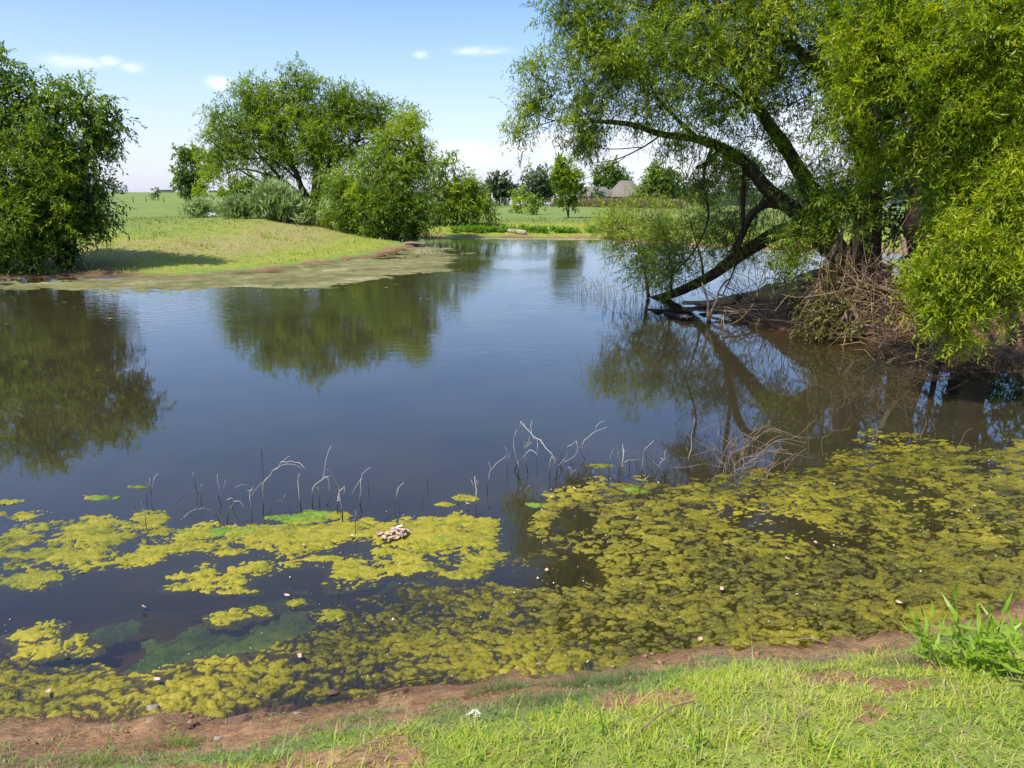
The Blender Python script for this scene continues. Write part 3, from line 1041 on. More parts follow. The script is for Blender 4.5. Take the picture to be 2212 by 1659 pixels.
# dark leafage behind on the right bank
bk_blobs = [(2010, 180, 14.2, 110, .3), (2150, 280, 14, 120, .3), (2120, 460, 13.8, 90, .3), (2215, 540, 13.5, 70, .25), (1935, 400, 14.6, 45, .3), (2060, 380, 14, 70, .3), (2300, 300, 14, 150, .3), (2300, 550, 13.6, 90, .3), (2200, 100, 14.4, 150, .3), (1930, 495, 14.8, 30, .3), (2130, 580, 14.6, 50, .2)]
b0 = D(2110, 600, 14.6); b0[2] = hz(b0[0], 14.6)
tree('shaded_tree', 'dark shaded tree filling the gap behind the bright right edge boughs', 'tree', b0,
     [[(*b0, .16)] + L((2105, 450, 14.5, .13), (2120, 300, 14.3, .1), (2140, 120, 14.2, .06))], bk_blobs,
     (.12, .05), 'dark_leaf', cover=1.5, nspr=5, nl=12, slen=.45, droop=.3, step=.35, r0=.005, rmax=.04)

# cottonwood leaves hanging in the middle
cw_blobs = [(1985, 415, 11, 42, .45), (2015, 480, 10.8, 46, .5), (2030, 545, 10.6, 38, .55), (1960, 365, 11.2, 25, .4), (1985, 520, 10.9, 25, .4)]
c0 = D(2050, 600, 12.6); c0[2] = hz(c0[0], 12.6)
tree('young_cottonwood', 'young cottonwood with round pale leaves between the two willow trunks', 'cottonwood', c0,
     [[(*c0, .05)] + L((2045, 560, 12, .04), (2030, 480, 11.3, .03), (2000, 400, 11, .015), (1975, 350, 11, .008))], cw_blobs,
     (.075, .068), 'weed', cover=.75, nspr=4, nl=7, slen=.35, droop=.2, step=.25, r0=.003, segs=6, rmax=.02)
for o in bpy.data.objects:
    if o.name.startswith('foliage') and o.parent and o.parent.name == 'young_cottonwood':
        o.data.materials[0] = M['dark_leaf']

# ---- trees on the left
def base_of(px, py):
    return G(px, py)


def simple_limbs(base, tops, r, mid=.45):
    out = []
    for i, (px, py, Y, k) in enumerate(tops):
        e = D(px, py, Y)
        b = np.array(base, float)
        b[2] -= .1
        m_ = b * (1 - mid) + e * mid
        m_[2] = b[2] + (e[2] - b[2]) * (mid + .08)
        m_[:2] += rng.normal(0, .03 * np.linalg.norm(e - b), 2)
        rr = r * k
        out.append([(*b, rr), (*(b * .8 + m_ * .2), rr * .85), (*m_, rr * .6), (*(m_ * .45 + e * .55), rr * .35), (*e, rr * .12)])
    return out


b1 = base_of(110, 588)
b1[1] += .8
b1[2] = hz(b1[0], b1[1])
Yb = b1[1]
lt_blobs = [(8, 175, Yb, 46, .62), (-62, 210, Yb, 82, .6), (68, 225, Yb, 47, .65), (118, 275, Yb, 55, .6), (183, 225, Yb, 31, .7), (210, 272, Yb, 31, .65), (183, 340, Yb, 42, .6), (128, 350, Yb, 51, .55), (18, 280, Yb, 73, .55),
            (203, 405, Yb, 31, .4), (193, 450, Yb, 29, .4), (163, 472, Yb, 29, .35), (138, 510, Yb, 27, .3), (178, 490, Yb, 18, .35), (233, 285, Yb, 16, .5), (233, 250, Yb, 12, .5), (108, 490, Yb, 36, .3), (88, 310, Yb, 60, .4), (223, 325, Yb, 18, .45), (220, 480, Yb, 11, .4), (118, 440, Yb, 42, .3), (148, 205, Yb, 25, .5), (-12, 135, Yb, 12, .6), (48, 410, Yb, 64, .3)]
tree('dark_elm', 'tall dark green spreading tree at the left edge behind the paler one', 'tree', b1,
     simple_limbs(b1, [(120, 250, Yb, 1), (200, 250, Yb, .8), (40, 200, Yb, .9), (-30, 250, Yb, .8), (215, 380, Yb, .5), (140, 380, Yb, .6)], .26), lt_blobs,
     (.17, .055), 'dark_leaf', cover=1.7, nspr=5, nl=12, slen=.55, droop=.2, step=.45, r0=.012, trunk_n=1, twigs=False, segs=8, tube_step=.4)
b2 = base_of(40, 600)
Y2 = b2[1] + .8
b2[1] = Y2; b2[2] = hz(b2[0], Y2)
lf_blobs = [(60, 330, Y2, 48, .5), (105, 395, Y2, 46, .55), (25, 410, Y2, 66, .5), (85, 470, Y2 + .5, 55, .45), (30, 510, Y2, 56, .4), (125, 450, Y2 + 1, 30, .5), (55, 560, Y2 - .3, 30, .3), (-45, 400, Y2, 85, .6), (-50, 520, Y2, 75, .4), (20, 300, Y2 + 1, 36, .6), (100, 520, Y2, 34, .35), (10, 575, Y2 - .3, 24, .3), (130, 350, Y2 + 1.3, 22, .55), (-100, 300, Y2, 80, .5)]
tree('shore_willow', 'paler olive willow at the left edge standing on the shadowed shore', 'willow tree', b2,
     simple_limbs(b2, [(60, 350, Y2 + 1, 1), (110, 420, Y2 + 1, .8), (0, 420, Y2, .9), (-50, 450, Y2, .8), (90, 500, Y2, .6)], .16), lf_blobs,
     (.15, .032), 'willow', cover=2.0, nspr=6, nl=14, slen=.55, droop=.25, down=.2, spread=.9, step=.5, r0=.008, twigs=False, segs=8, tube_step=.3, zmin=.25)

# ---- middle willow
b3 = base_of(672, 470)
Y3 = b3[1]
print('bases', b1, b2, b3)
mw_blobs = [(540, 232, Y3, 50), (500, 270, Y3, 46), (600, 235, Y3, 52), (645, 195, Y3, 38), (690, 225, Y3, 48), (650, 295, Y3, 62, .45), (560, 305, Y3, 50, .5), (500, 335, Y3, 40, .6), (475, 350, Y3, 24, .65), (720, 280, Y3, 62, .48),
            (765, 250, Y3, 44, .45), (812, 232, Y3, 30, .5), (790, 300, Y3, 55, .45), (838, 255, Y3, 22, .45), (715, 350, Y3, 45, .4), (642, 165, Y3, 14), (600, 350, Y3, 30, .45), (470, 300, Y3, 28, .6), (560, 215, Y3, 26, .6), (610, 290, Y3 - 1, 40, .5),
            (455, 345, Y3, 14, .6), (685, 310, Y3 - 1.5, 40, .5), (740, 215, Y3, 22, .5), (705, 400, Y3 - .5, 28, .35)]
mw_l = simple_limbs(b3, [(560, 250, Y3, 1), (650, 220, Y3, 1), (700, 250, Y3, .9), (760, 260, Y3, .8), (810, 250, Y3, .6), (480, 345, Y3, .6), (600, 230, Y3, .8), (520, 290, Y3, .7)], .24, .4)
mw_l.append(L((670, 440, Y3, .12), (620, 395, Y3, .09), (570, 375, Y3, .06), (520, 365, Y3, .04), (465, 385, Y3, .015)))
mw_l.append(L((670, 430, Y3, .10), (640, 385, Y3, .07), (580, 345, Y3, .05), (500, 345, Y3, .02)))
tree('broad_willow', 'broad many stemmed willow on the grassy point across the pond', 'willow tree', b3, mw_l, mw_blobs,
     (.23, .056), 'willow', cover=1.8, nspr=5, nl=12, slen=.8, droop=.2, down=.2, spread=.9, step=.7, r0=.013, trunk_n=3, twigs=False, segs=7, tube_step=.5)

b4 = base_of(850, 520)
b4[1] += .6
Y4 = b4[1]
rb_blobs = [(790, 395, Y4 + 1, 60, .58), (735, 425, Y4 + 1.5, 44, .55), (705, 465, Y4 + 1.5, 26, .55), (820, 335, Y4 + 1, 40, .6), (880, 320, Y4 + 1, 42, .62), (850, 390, Y4 + 1, 52, .5), (900, 385, Y4 + 1, 34, .5), (835, 450, Y4, 50, .42), (885, 465, Y4, 38, .3),
            (775, 465, Y4 + .5, 40, .42), (905, 440, Y4 + .5, 24, .35), (880, 280, Y4 + 1.5, 28, .65), (815, 492, Y4, 24, .3), (870, 500, Y4, 26, .25), (900, 490, Y4, 16, .25), (905, 335, Y4 + 1.2, 24, .55), (740, 470, Y4 + 1, 26, .45), (870, 255, Y4 + 2.5, 12, .5), (890, 262, Y4 + 2.5, 14, .5), (795, 430, Y4 - .3, 30, .6), (860, 425, Y4 - .3, 28, .55)]
tree('drooping_willow', 'dense bright willow drooping over the water at the tip of the grassy point', 'willow tree', b4,
     simple_limbs(b4, [(800, 380, Y4 + 1, 1), (880, 340, Y4 + 1, 1), (850, 400, Y4, .8), (740, 440, Y4 + 1, .8), (890, 440, Y4, .6), (780, 460, Y4, .6)], .16, .4), rb_blobs,
     (.21, .052), 'willow', cover=2.2, nspr=5, nl=13, slen=.75, droop=.35, down=.3, spread=.9, step=.6, r0=.010, trunk_n=2, twigs=False, segs=7, tube_step=.4, zmin=.15)

# bare brown snag tangle at the foot of the broad willow comes as limbs above

b5 = base_of(950, 486)
Y5 = b5[1]
tree('slender_willow', 'slender willow rising behind the round bush beside the drooping willow', 'willow tree', b5,
     simple_limbs(b5, [(960, 345, Y5, 1), (945, 400, Y5, .8)], .12),
     [(962, 345, Y5, 20, .5), (968, 365, Y5, 20, .45), (950, 395, Y5, 30, .45), (945, 435, Y5, 30, .4), (955, 465, Y5, 26, .35), (940, 360, Y5 + 1, 16, .5)],
     (.28, .08), 'willow', cover=2.2, nspr=5, nl=10, slen=.9, droop=.5, step=.8, r0=.012, twigs=False, segs=6, tube_step=.6, zmin=.5)
b6 = base_of(1005, 486)
Y6 = b6[1]
tree('round_bush', 'rounded bright green bush on the far bank left of the pale log', 'bush', b6,
     simple_limbs(b6, [(1000, 420, Y6, 1), (1030, 440, Y6, .8), (980, 440, Y6, .8)], .07),
     [(1000, 425, Y6, 34, .55), (1032, 438, Y6, 26, .55), (978, 445, Y6, 28, .5), (1010, 460, Y6 - .5, 28, .4), (1045, 455, Y6, 16, .5), (985, 402, Y6, 18, .6), (1015, 400, Y6, 16, .6)],
     (.26, .075), 'willow', cover=2.5, nspr=5, nl=10, slen=.7, droop=.3, step=.7, r0=.010, twigs=False, segs=6, tube_step=.6, zmin=.5)

# ---- saplings and far trees
def far_tree(name, label, cat, bx, by, tops, blobs, mat, r=.1, lf=4.2, cover=1.7, group=None, dY=0.0, trunk_n=1, squash=.95):
    b = base_of(bx, by)
    if dY:
        b[:2] *= (b[1] + dY) / b[1]
        b[2] = hz(b[0], b[1])
    Y = b[1]
    mpp = Y / F
    lL = max(.16, lf * 1.65 * mpp)
    B = [(x, y, Y + (q[0] if q else 0) * 0, rr, (q[0] if q else .5)) for (x, y, rr, *q) in blobs]
    return tree(name, label, cat, b, simple_limbs(b, [(x, y, Y, k) for x, y, k in tops], r, .5), B, (lL, lL * .5), mat,
                cover=cover, nspr=4, nl=9, slen=lL * 2.2, droop=.15, step=max(.6, 14 * mpp), r0=.35 * mpp, twigs=False, segs=6,
                tube_step=2.0, trunk_n=trunk_n, group=group, spread=1.0, down=.1, squash=squash)


far_tree('sapling', 'upright young tree with twin pale trunks alone in the far mown field', 'young tree', 1228, 471,
         [(1215, 370, 1), (1240, 390, .8)],
         [(1214, 352, 8), (1212, 366, 16, .5), (1222, 380, 20, .5), (1225, 400, 24, .45), (1232, 415, 22, .4), (1236, 395, 18, .5), (1205, 372, 12, .55), (1226, 430, 14, .35), (1248, 405, 10, .5)],
         'willow', .07, cover=1.9, trunk_n=2)
far_tree('field_bush', 'small upright bush in the far field, nearer the round bush', 'bush', 1115, 461,
         [(1114, 440, 1)], [(1115, 447, 10, .6), (1117, 438, 8, .65), (1113, 452, 7, .5)], 'willow', .03)
far_tree('field_bush', 'loose open bush in the far field beside the twin trunked sapling', 'bush', 1154, 464,
         [(1150, 440, 1)], [(1150, 440, 10, .55), (1145, 448, 9, .5), (1158, 446, 9, .55), (1153, 454, 8, .5), (1158, 432, 8, .45)], 'willow', .03)
far_tree('rounded_tree', 'rounded grey green tree behind the fence nearest the round bush', 'tree', 1080, 447,
         [(1078, 400, 1), (1095, 405, .7)], [(1078, 392, 18, .5), (1065, 405, 14, .5), (1095, 402, 18, .45), (1080, 415, 20, .35), (1105, 412, 10, .5), (1060, 418, 10, .4), (1100, 420, 12, .35)], 'grey_leaf', .2, dY=12)
far_tree('yellow_bush', 'yellow green shrub behind the fence left of the white gate', 'shrub', 1124, 448,
         [(1124, 415, 1)], [(1122, 412, 14, .6), (1112, 420, 9, .5), (1134, 422, 10, .5), (1126, 428, 10, .45)], 'willow', .1, dY=4)
far_tree('silvery_tree', 'silvery green round topped tree behind the white fence gate', 'tree', 1170, 448,
         [(1160, 390, 1), (1180, 400, .8)], [(1158, 382, 18, .65), (1148, 392, 14, .6), (1172, 392, 18, .5), (1185, 405, 18, .35), (1165, 408, 20, .35), (1190, 420, 16, .25), (1175, 428, 16, .2), (1198, 405, 10, .4), (1150, 415, 12, .35)], 'grey_leaf', .22, dY=14)
far_tree('house_tree', 'dark conical tree standing in front of the tan roofed house', 'tree', 1322, 438,
         [(1322, 380, 1), (1310, 400, .6)], [(1322, 362, 12, .55), (1318, 378, 18, .5), (1335, 388, 16, .4), (1305, 392, 16, .5), (1320, 402, 24, .4), (1342, 408, 16, .35), (1300, 405, 12, .5), (1325, 422, 20, .25), (1348, 395, 10, .4)], 'dark_leaf', .25, dY=18)
far_tree('low_shrub', 'low spreading shrub in front of the house wall', 'shrub', 1287, 442,
         [(1287, 425, 1)], [(1287, 425, 11, .6), (1278, 430, 9, .5), (1298, 428, 9, .55), (1290, 435, 10, .4)], 'grey_leaf', .06, dY=6)
far_tree('crowned_tree', 'full dark tree with a high crown right of the house peak', 'tree', 1425, 448,
         [(1420, 380, 1), (1440, 390, .8)], [(1418, 365, 18, .6), (1435, 375, 20, .55), (1402, 380, 15, .5), (1420, 395, 28, .4), (1445, 400, 22, .35), (1400, 408, 18, .4), (1460, 405, 12, .4), (1390, 425, 20, .35), (1415, 425, 22, .25), (1385, 435, 16, .3), (1440, 425, 16, .3), (1372, 440, 8, .35), (1378, 448, 8, .3)], 'dark_leaf', .25, dY=3)
far_tree('thin_crown_tree', 'thin crowned tree seen hazily under the willow arch', 'tree', 1600, 446,
         [(1600, 380, 1), (1590, 350, .8), (1620, 380, .6)], [(1590, 340, 16, .5), (1610, 355, 18, .5), (1580, 370, 14, .5), (1600, 385, 20, .4), (1620, 390, 18, .4), (1640, 350, 14, .5), (1655, 370, 12, .5), (1590, 415, 16, .35)], 'grey_leaf', .3, cover=1.5, dY=14)
far_tree('low_dark_tree', 'low dark tree under the willow arch beside the thin crowned one', 'tree', 1520, 447,
         [(1520, 400, 1)], [(1520, 402, 22, .3), (1500, 412, 20, .3), (1545, 410, 20, .35), (1530, 425, 24, .25), (1490, 428, 14, .3)], 'far_leaf', .2, dY=10)
far_tree('field_tree', 'dark upright tree beside the tall reeds left of the broad willow', 'tree', 425, 441,
         [(415, 340, 1), (430, 350, .8)], [(398, 328, 8, .5), (420, 332, 10, .5), (408, 348, 16, .45), (430, 352, 16, .45), (395, 372, 14, .45), (415, 375, 20, .35), (435, 385, 18, .35), (388, 396, 9, .4), (410, 402, 16, .3), (428, 412, 14, .3), (425, 424, 8, .3)], 'dark_leaf', .14)
far_tree('yellow_sapling', 'yellow green young willow overlapping the dark tree left of the reeds', 'young willow', 438, 445,
         [(450, 370, 1)], [(448, 362, 20, .75), (458, 380, 18, .7), (440, 385, 16, .7), (436, 402, 12, .7), (452, 402, 14, .65), (440, 418, 9, .6)], 'willow', .05, dY=-4)
far_tree('tiny_sapling', 'tiny dark reddish sapling alone in the left field', 'young tree', 336, 433,
         [(336, 420, 1)], [(336, 418, 5, .2), (335, 412, 4, .2), (337, 424, 4, .2)], 'far_leaf', .04, lf=2.4)
far_tree('horizon_bush', 'round dark bush on the horizon of the left field beside a shed roof', 'bush', 377, 414,
         [(377, 405, 1)], [(374, 406, 8, .3), (385, 409, 7, .35), (393, 410, 5, .35)], 'far_leaf', .2, lf=2.4)
far_tree('horizon_bush', 'low dark bush on the horizon touching the left tree', 'bush', 247, 414,
         [(247, 408, 1)], [(247, 408, 6, .3), (257, 410, 5, .3), (238, 409, 6, .3)], 'far_leaf', .2, lf=2.4)
far_tree('back_shrub', 'dark low shrub behind the tall reeds at the broad willow foot', 'shrub', 530, 440,
         [(530, 400, 1)], [(505, 408, 13, .5), (525, 402, 13, .5), (550, 400, 14, .35), (575, 402, 13, .35), (515, 420, 14, .45), (545, 418, 16, .35), (600, 405, 13, .35), (490, 420, 10, .5)], 'willow', .05, dY=-6)


# distant wood along the right horizon
def wood():
    mbs, C = [], []
    T = []
    for px in range(1430, 2300, 9):
        Y = 240 + 30 * math.sin(px * .05)
        top = 412 + 9 * math.sin(px * .021) + 5 * math.sin(px * .083)
        for k in range(9):
            T.append(D(px + rng.normal(0, 5), rng.uniform(top, 436), Y + rng.uniform(-6, 6)))
    for px in range(985, 1075, 9):
        for k in range(5):
            T.append(D(px + rng.normal(0, 4), rng.uniform(418, 436), 170 + rng.uniform(-5, 5)))
    T = np.array(T)
    S = np.repeat(T, 22, 0) + rng.normal(0, .9, (len(T) * 22, 3))
    d = norm(rng.normal(size=S.shape)); wd = norm(np.cross(d, rng.normal(size=S.shape)))
    V, Q = leaf_geo(S, d, wd, .9, .6)
    o = mesh_obj('distant_wood', V, [Q], M['far_leaf'], tint=rng.normal(.28, .12, len(Q)))
    tag(o, 'dark distant tree line along the right horizon', 'wood', kind='stuff')


wood()


# ------------------------------------------------------------------ blades: grass, reeds, weeds
def blades(P, h, w, lean, tints, segs=2, curve=.5):
    """curved blades rooted at P; returns V, quads, tris-as-quads, tint"""
    n = len(P)
    h = np.broadcast_to(h, n); w = np.broadcast_to(w, n)
    a = rng.uniform(0, 2 * math.pi, n)
    ld = np.stack([np.cos(a), np.sin(a), np.zeros(n)], -1)
    side = np.stack([-np.sin(a + rng.normal(0, .5, n)), np.cos(a), np.zeros(n)], -1)
    side = norm(side)
    ln = lean * rng.uniform(.2, 1.3, n)
    V = []
    for k in range(segs + 1):
        t = k / segs
        c = P + np.array([0, 0, 1.0]) * (h * t * (1 - .28 * curve * t * ln / max(lean, 1e-3)))[:, None] + ld * (h * ln * t ** 1.8)[:, None]
        ww = (w * (1 - t) ** .6 * .5)[:, None]
        if k < segs:
            V.append(c + side * ww); V.append(c - side * ww)
        else:
            V.append(c)
    m_ = 2 * segs + 1
    V = np.stack(V, 1).reshape(-1, 3)
    b = np.arange(n)[:, None] * m_
    Q = [b + np.array([[2 * k, 2 * k + 1, 2 * k + 3, 2 * k + 2]]) for k in range(segs - 1)]
    T = b + np.array([[2 * segs - 2, 2 * segs - 1, 2 * segs]])
    Fs, tt = [], []
    if Q:
        Q = np.concatenate(Q)
        Fs.append(T); Fs.append(Q)
        tt = np.concatenate([tints] + [tints] * (segs - 1))
    else:
        Fs.append(T); tt = tints
    return V, Fs, tt


def near_grass():
    n = 430000
    x = rng.uniform(-3.3, 4.2, n); y = rng.uniform(1.4, 4.9, n)
    sd = shore_sd(x, y)
    mudw = 0.36 - .075 * np.clip(x, -2.5, 2.5)
    edge = (fbm(x * 1.3, y * 1.3, 41) - .5) * mudw * 1.6
    s = (sd + edge) / mudw
    bare = sstep(fbm(x * 2.2, y * 2.2, 61), .56, .70)
    clump = fbm(x * 7, y * 7, 51, 3)
    prob = np.where(s > 1.75, .95 - .75 * bare, np.where(s > .95, .22 + .70 * sstep(clump, .40, .60), .13 * (clump > .48)))
    prob *= np.where(sd > .05, 1, 0)
    prob *= .35 + 1.1 * sstep(clump, .3, .6)
    ok = rng.random(n) < prob * .62
    x, y, s, sd = x[ok], y[ok], s[ok], sd[ok]
    z = hgt(x, y, sd)
    P = np.stack([x, y, z - .004], -1)
    lush = sstep(s, 1.6, 2.8)
    big = fbm(x * 1.1, y * 1.1, 71)
    h = np.where(lush > .4, rng.gamma(5, .0085, len(x)), rng.gamma(4, .0075, len(x))) + .012
    w = np.where(lush > .4, rng.uniform(.0035, .0075, len(x)), rng.uniform(.0018, .0032, len(x)))
    tn = .12 + .55 * lush + (big - .5) * .55 + rng.normal(0, .12, len(x)) - .1 * (lush < .4)
    dead = rng.random(len(x)) < .06 + .22 * sstep(fbm(x * 2.7, y * 2.7, 99), .5, .7) + .15 * (s < 2)
    tn[dead] = 1.0
    h = h * (.55 + .9 * fbm(x * 3.1, y * 3.1, 88)) * np.where(rng.random(len(x)) < .03, 1.7, .85)
    w = w * np.where(rng.random(len(x)) < .08, 1.6, 1.0)
    V, Fs, t = blades(P, h * .50, w, 1.7, tn, 2)
    o = mesh_obj('grass', V, Fs, M['grass'], tint=t)
    tag(o, 'bright yellow green grass on the near bank at the bottom of the view', 'grass', kind='stuff')
    print('near blades', len(P))
    k = 5200
    sel = rng.choice(len(P), k)
    B = P[sel] + np.stack([rng.normal(0, .01, k), rng.normal(0, .01, k), rng.uniform(.004, .018, k)], -1)
    d = norm(np.stack([rng.normal(0, 1, k), rng.normal(0, 1, k), rng.uniform(.1, .9, k)], -1))
    wd = norm(np.cross(d, np.array([0, 0, 1.0]) + rng.normal(0, .3, (k, 3))))
    V, Q = leaf_geo(B, d, wd, rng.uniform(.012, .032, k), rng.uniform(.006, .013, k), .1)
    o = mesh_obj('ground_weeds', V, [Q], M['weed'], tint=rng.normal(.45, .2, k))
    o.name = 'ground_weed_cover'
    tag(o, 'small broad leaved weeds mixed into the near grass', 'weeds', kind='stuff')
    # straw litter on mud
    n = 4200
    x = rng.uniform(-3.6, 4.2, n); y = rng.uniform(1.6, 4.6, n)
    sd = shore_sd(x, y)
    ok = (sd > .03) & (sd < 1.9)
    x, y, sd = x[ok], y[ok], sd[ok]
    P = np.stack([x, y, hgt(x, y, sd) + .006], -1)
    a = rng.normal(0, .7, len(x))
    d = np.stack([np.cos(a), np.sin(a) * .8, rng.normal(.03, .06, len(x))], -1)
    ln = rng.gamma(3, .022, len(x))
    V, Q = prism(P, P + d * ln[:, None], np.full(len(x), .0014), np.full(len(x), .0009), 3)
    o = mesh_obj('straw_litter', V, [Q], M['deadwood'])
    tag(o, 'dry straw and stem litter lying on the red mud strip', 'straw', kind='stuff')


near_grass()


def far_turf():
    # rough short grass of the point and the far bank
    n = 110000
    r = 17 * (60 / 17) ** rng.random(n)
    a = rng.uniform(-.70, .62, n)
    x = r * np.sin(a); y = r * np.cos(a)
    sd = shore_sd(x, y)
    lum = fbm(x * 1.2, y * 1.2, 15)
    ok = (sd > 1.0) & (ridge(x, y) < .1) & ~((x > 5) & (y < 22)) & (rng.random(n) < .25 + lum)
    x, y, sd, r = x[ok], y[ok], sd[ok], r[ok]
    P = np.stack([x, y, hgt(x, y, sd) - .01], -1)
    h = (.03 + .0009 * r) * rng.uniform(.5, 1.4, len(x))
    h = h * (1 + 2.6 * sstep(fbm(x * 1.3, y * 1.3, 333), .60, .74))
    lush = (1 - sstep(sd, 4, 12))
    pen = (x < 0) & (y < 42)
    dry = np.where(pen, np.exp(-((sd - 5.0) / 3.4) ** 2), 0)
    tn = .22 + .42 * lush + rng.normal(0, .1, len(x)) + .0 * dry
    br = rng.random(len(x)) < .05 + .25 * dry
    tn[br] = 1.0
    V, Fs, t = blades(P, h, .012 + .0011 * r, .8, tn, 1)
    o = mesh_obj('turf', V, Fs, M['turf'], tint=t)
    tag(o, 'short rough turf on the grassy point and the far bank', 'grass', kind='stuff')


far_turf()


def reed_clump(name, label, px, py, wpx, hm, n, tint, mat='reed_leaf', cat='tall grass', group=None, dY=0, wid=.06, depth=1.5, dirlean=0.35):
    b = base_of(px, py)
    b[1] += dY; b[2] = hz(b[0], b[1])
    Y = b[1]
    R = wpx * Y / F
    root = empty(name, b, label, cat, group)
    k = rng.normal(0, .42, n)
    x = b[0] + np.clip(k, -1, 1) * R; y = b[1] + rng.normal(0, .4, n) * depth
    P = np.stack([x, y, hgt(x, y) - .02], -1)
    hh = hm * rng.uniform(.55, 1.1, n) * (1 - .45 * (np.abs(k)) ** 2)
    # stalks
    tip = P + np.stack([rng.normal(.02, .12, n) * hh + .08 * hh, rng.normal(0, .1, n) * hh, hh], -1)
    V, Q = prism(P, tip, np.full(n, .007), np.full(n, .003), 3)
    o = mesh_obj('stalks', V, [Q], M[mat], root, tint=np.full(len(Q), tint - .1)); o.name = 'stalk_mass'
    tag(o, kind='stuff')
    # arching leaves along each stalk
    m_ = 7
    t = rng.uniform(.15, 1, (n, m_))
    B = (P[:, None] + (tip - P)[:, None] * t[..., None]).reshape(-1, 3)
    a = rng.uniform(0, 2 * math.pi, len(B))
    d = norm(np.stack([np.cos(a) + dirlean, np.sin(a), rng.uniform(.1, .9, len(B))], -1))
    wd = norm(np.cross(d, [0, 0, 1.0] + rng.normal(0, .3, d.shape)))
    V, Q = leaf_geo(B, d, wd, .42 * hm / 1.4 * rng.uniform(.6, 1.3, len(B)), wid, .35, True)
    o = mesh_obj('leaf_mass', V, [Q], M[mat], root, tint=np.tile(np.repeat(rng.normal(tint, .14, n), m_), 2))
    tag(o, kind='stuff')
    return root


reed_clump('tall_grass_clump', 'largest clump of tall arching grass under the broad willow', 590, 474, 66, 1.75, 420, .62, group='tall grass clumps on the point', depth=1.2, wid=.085)
reed_clump('tall_grass_clump', 'dark bluish middle clump of tall grass beside the yellow tufts', 510, 472, 26, 1.15, 150, .40, group='tall grass clumps on the point', depth=1.2, wid=.075)
reed_clump('tall_grass_clump', 'small leftmost clump of tall grass beside the white rubble', 430, 470, 24, 1.0, 130, .66, group='tall grass clumps on the point', depth=1.2, wid=.075)
reed_clump('seeding_grass_clump', 'yellowish seeding tall grass clump between the white rubble and dark clump', 480, 462, 22, 1.25, 110, .9, group='tall grass clumps on the point', depth=1.2, wid=.06)


ORD = ['first', 'second', 'third', 'fourth', 'fifth', 'sixth', 'seventh', 'eighth', 'ninth', 'tenth', 'eleventh', 'twelfth', 'thirteenth', 'fourteenth', 'fifteenth',
       'sixteenth', 'seventeenth', 'eighteenth', 'nineteenth', 'twentieth', 'twenty first', 'twenty second', 'twenty third', 'twenty fourth']


# bushy weeds along the far shore
def shore_weeds():
    spots = [(985 + k * 13 + rng.uniform(-4, 4), 502 + rng.uniform(-3, 2)) for k in range(24)]
    for i, (px, py) in enumerate(spots):
        if 1258 < px < 1272:
            continue
        b = base_of(px, py)
        root = empty('shore_weed', b, 'low green shore weed, %s from the left, behind the pale log' % ORD[i], 'weed', 'bushy weeds along the far shore')
        n = 34
        hm = rng.uniform(.22, .42)
        P = b + np.stack([rng.normal(0, .13, n), rng.normal(0, .13, n), np.zeros(n)], -1)
        tip = P + np.stack([rng.normal(0, .08, n), rng.normal(0, .08, n), np.full(n, hm) * rng.uniform(.6, 1.1, n)], -1)
        V, Q = prism(P, tip, np.full(n, .006), np.full(n, .003), 3)
        mesh_obj('stem', V, [Q], M['weed'], root, tint=np.full(len(Q), .2))['kind'] = 'stuff'
        B = (P[:, None] + (tip - P)[:, None] * rng.uniform(.3, 1, (n, 6))[..., None]).reshape(-1, 3)
        d = norm(rng.normal(size=B.shape) + np.array([0, 0, .25]))
        wd = norm(np.cross(d, [0, 0, 1.0] + rng.normal(0, .3, d.shape)))
        V, Q = leaf_geo(B, d, wd, .15 * rng.uniform(.7, 1.3, len(B)), .055, .1)
        mesh_obj('leaf_mass', V, [Q], M['weed'], root, tint=rng.normal(.45, .2, len(Q)))['kind'] = 'stuff'


shore_weeds()


# pale brush along the fence
def brush():
    n = 9000
    px = rng.uniform(1195, 1480, n)
    base = 446 + 6 * (px - 1200) / 280
    P = []
    for k in range(40):
        P.append(G(1195 + k * 7.3, 446 + 5 * k / 40))
    P = np.array(P)
    t = (px - 1195) / 7.3
    i = np.clip(t.astype(int), 0, 38)
    f = (t - i)[:, None]
    Q0 = P[i] * (1 - f) + P[i + 1] * f
    Q0[:, 1] += rng.uniform(0, 6, n)
    lump = .5 + fbm(Q0[:, 0] * .5, Q0[:, 1] * .1, 33) * 1.1
    h = rng.uniform(.5, 1.15, n) * lump
    V, Fs, t = blades(Q0, h, .13, .7, rng.normal(.55, .3, n), 2)
    o = mesh_obj('brush', V, Fs, M['dry_grass'], tint=t)
    tag(o, 'strip of tan and green rough brush along the far fence', 'brush', kind='stuff')
    S = Q0[::1] + np.stack([rng.normal(0, .3, n), rng.normal(0, .3, n), h * rng.uniform(.1, .8, n)], -1)
    d = norm(rng.normal(size=S.shape)); wd = norm(np.cross(d, rng.normal(size=S.shape)))
    V, Q = leaf_geo(S, d, wd, .32, .13)
    o = mesh_obj('brush_foliage', V, [Q], M['olive_leaf'], tint=rng.normal(.5, .2, len(Q)))
    tag(o, 'green leafy growth in the rough brush strip along the far fence', 'brush', kind='stuff')


brush()


# ------------------------------------------------------------------ floating algae
def inpoly(P, x, y):
    return poly_sd(P, x, y) < 0


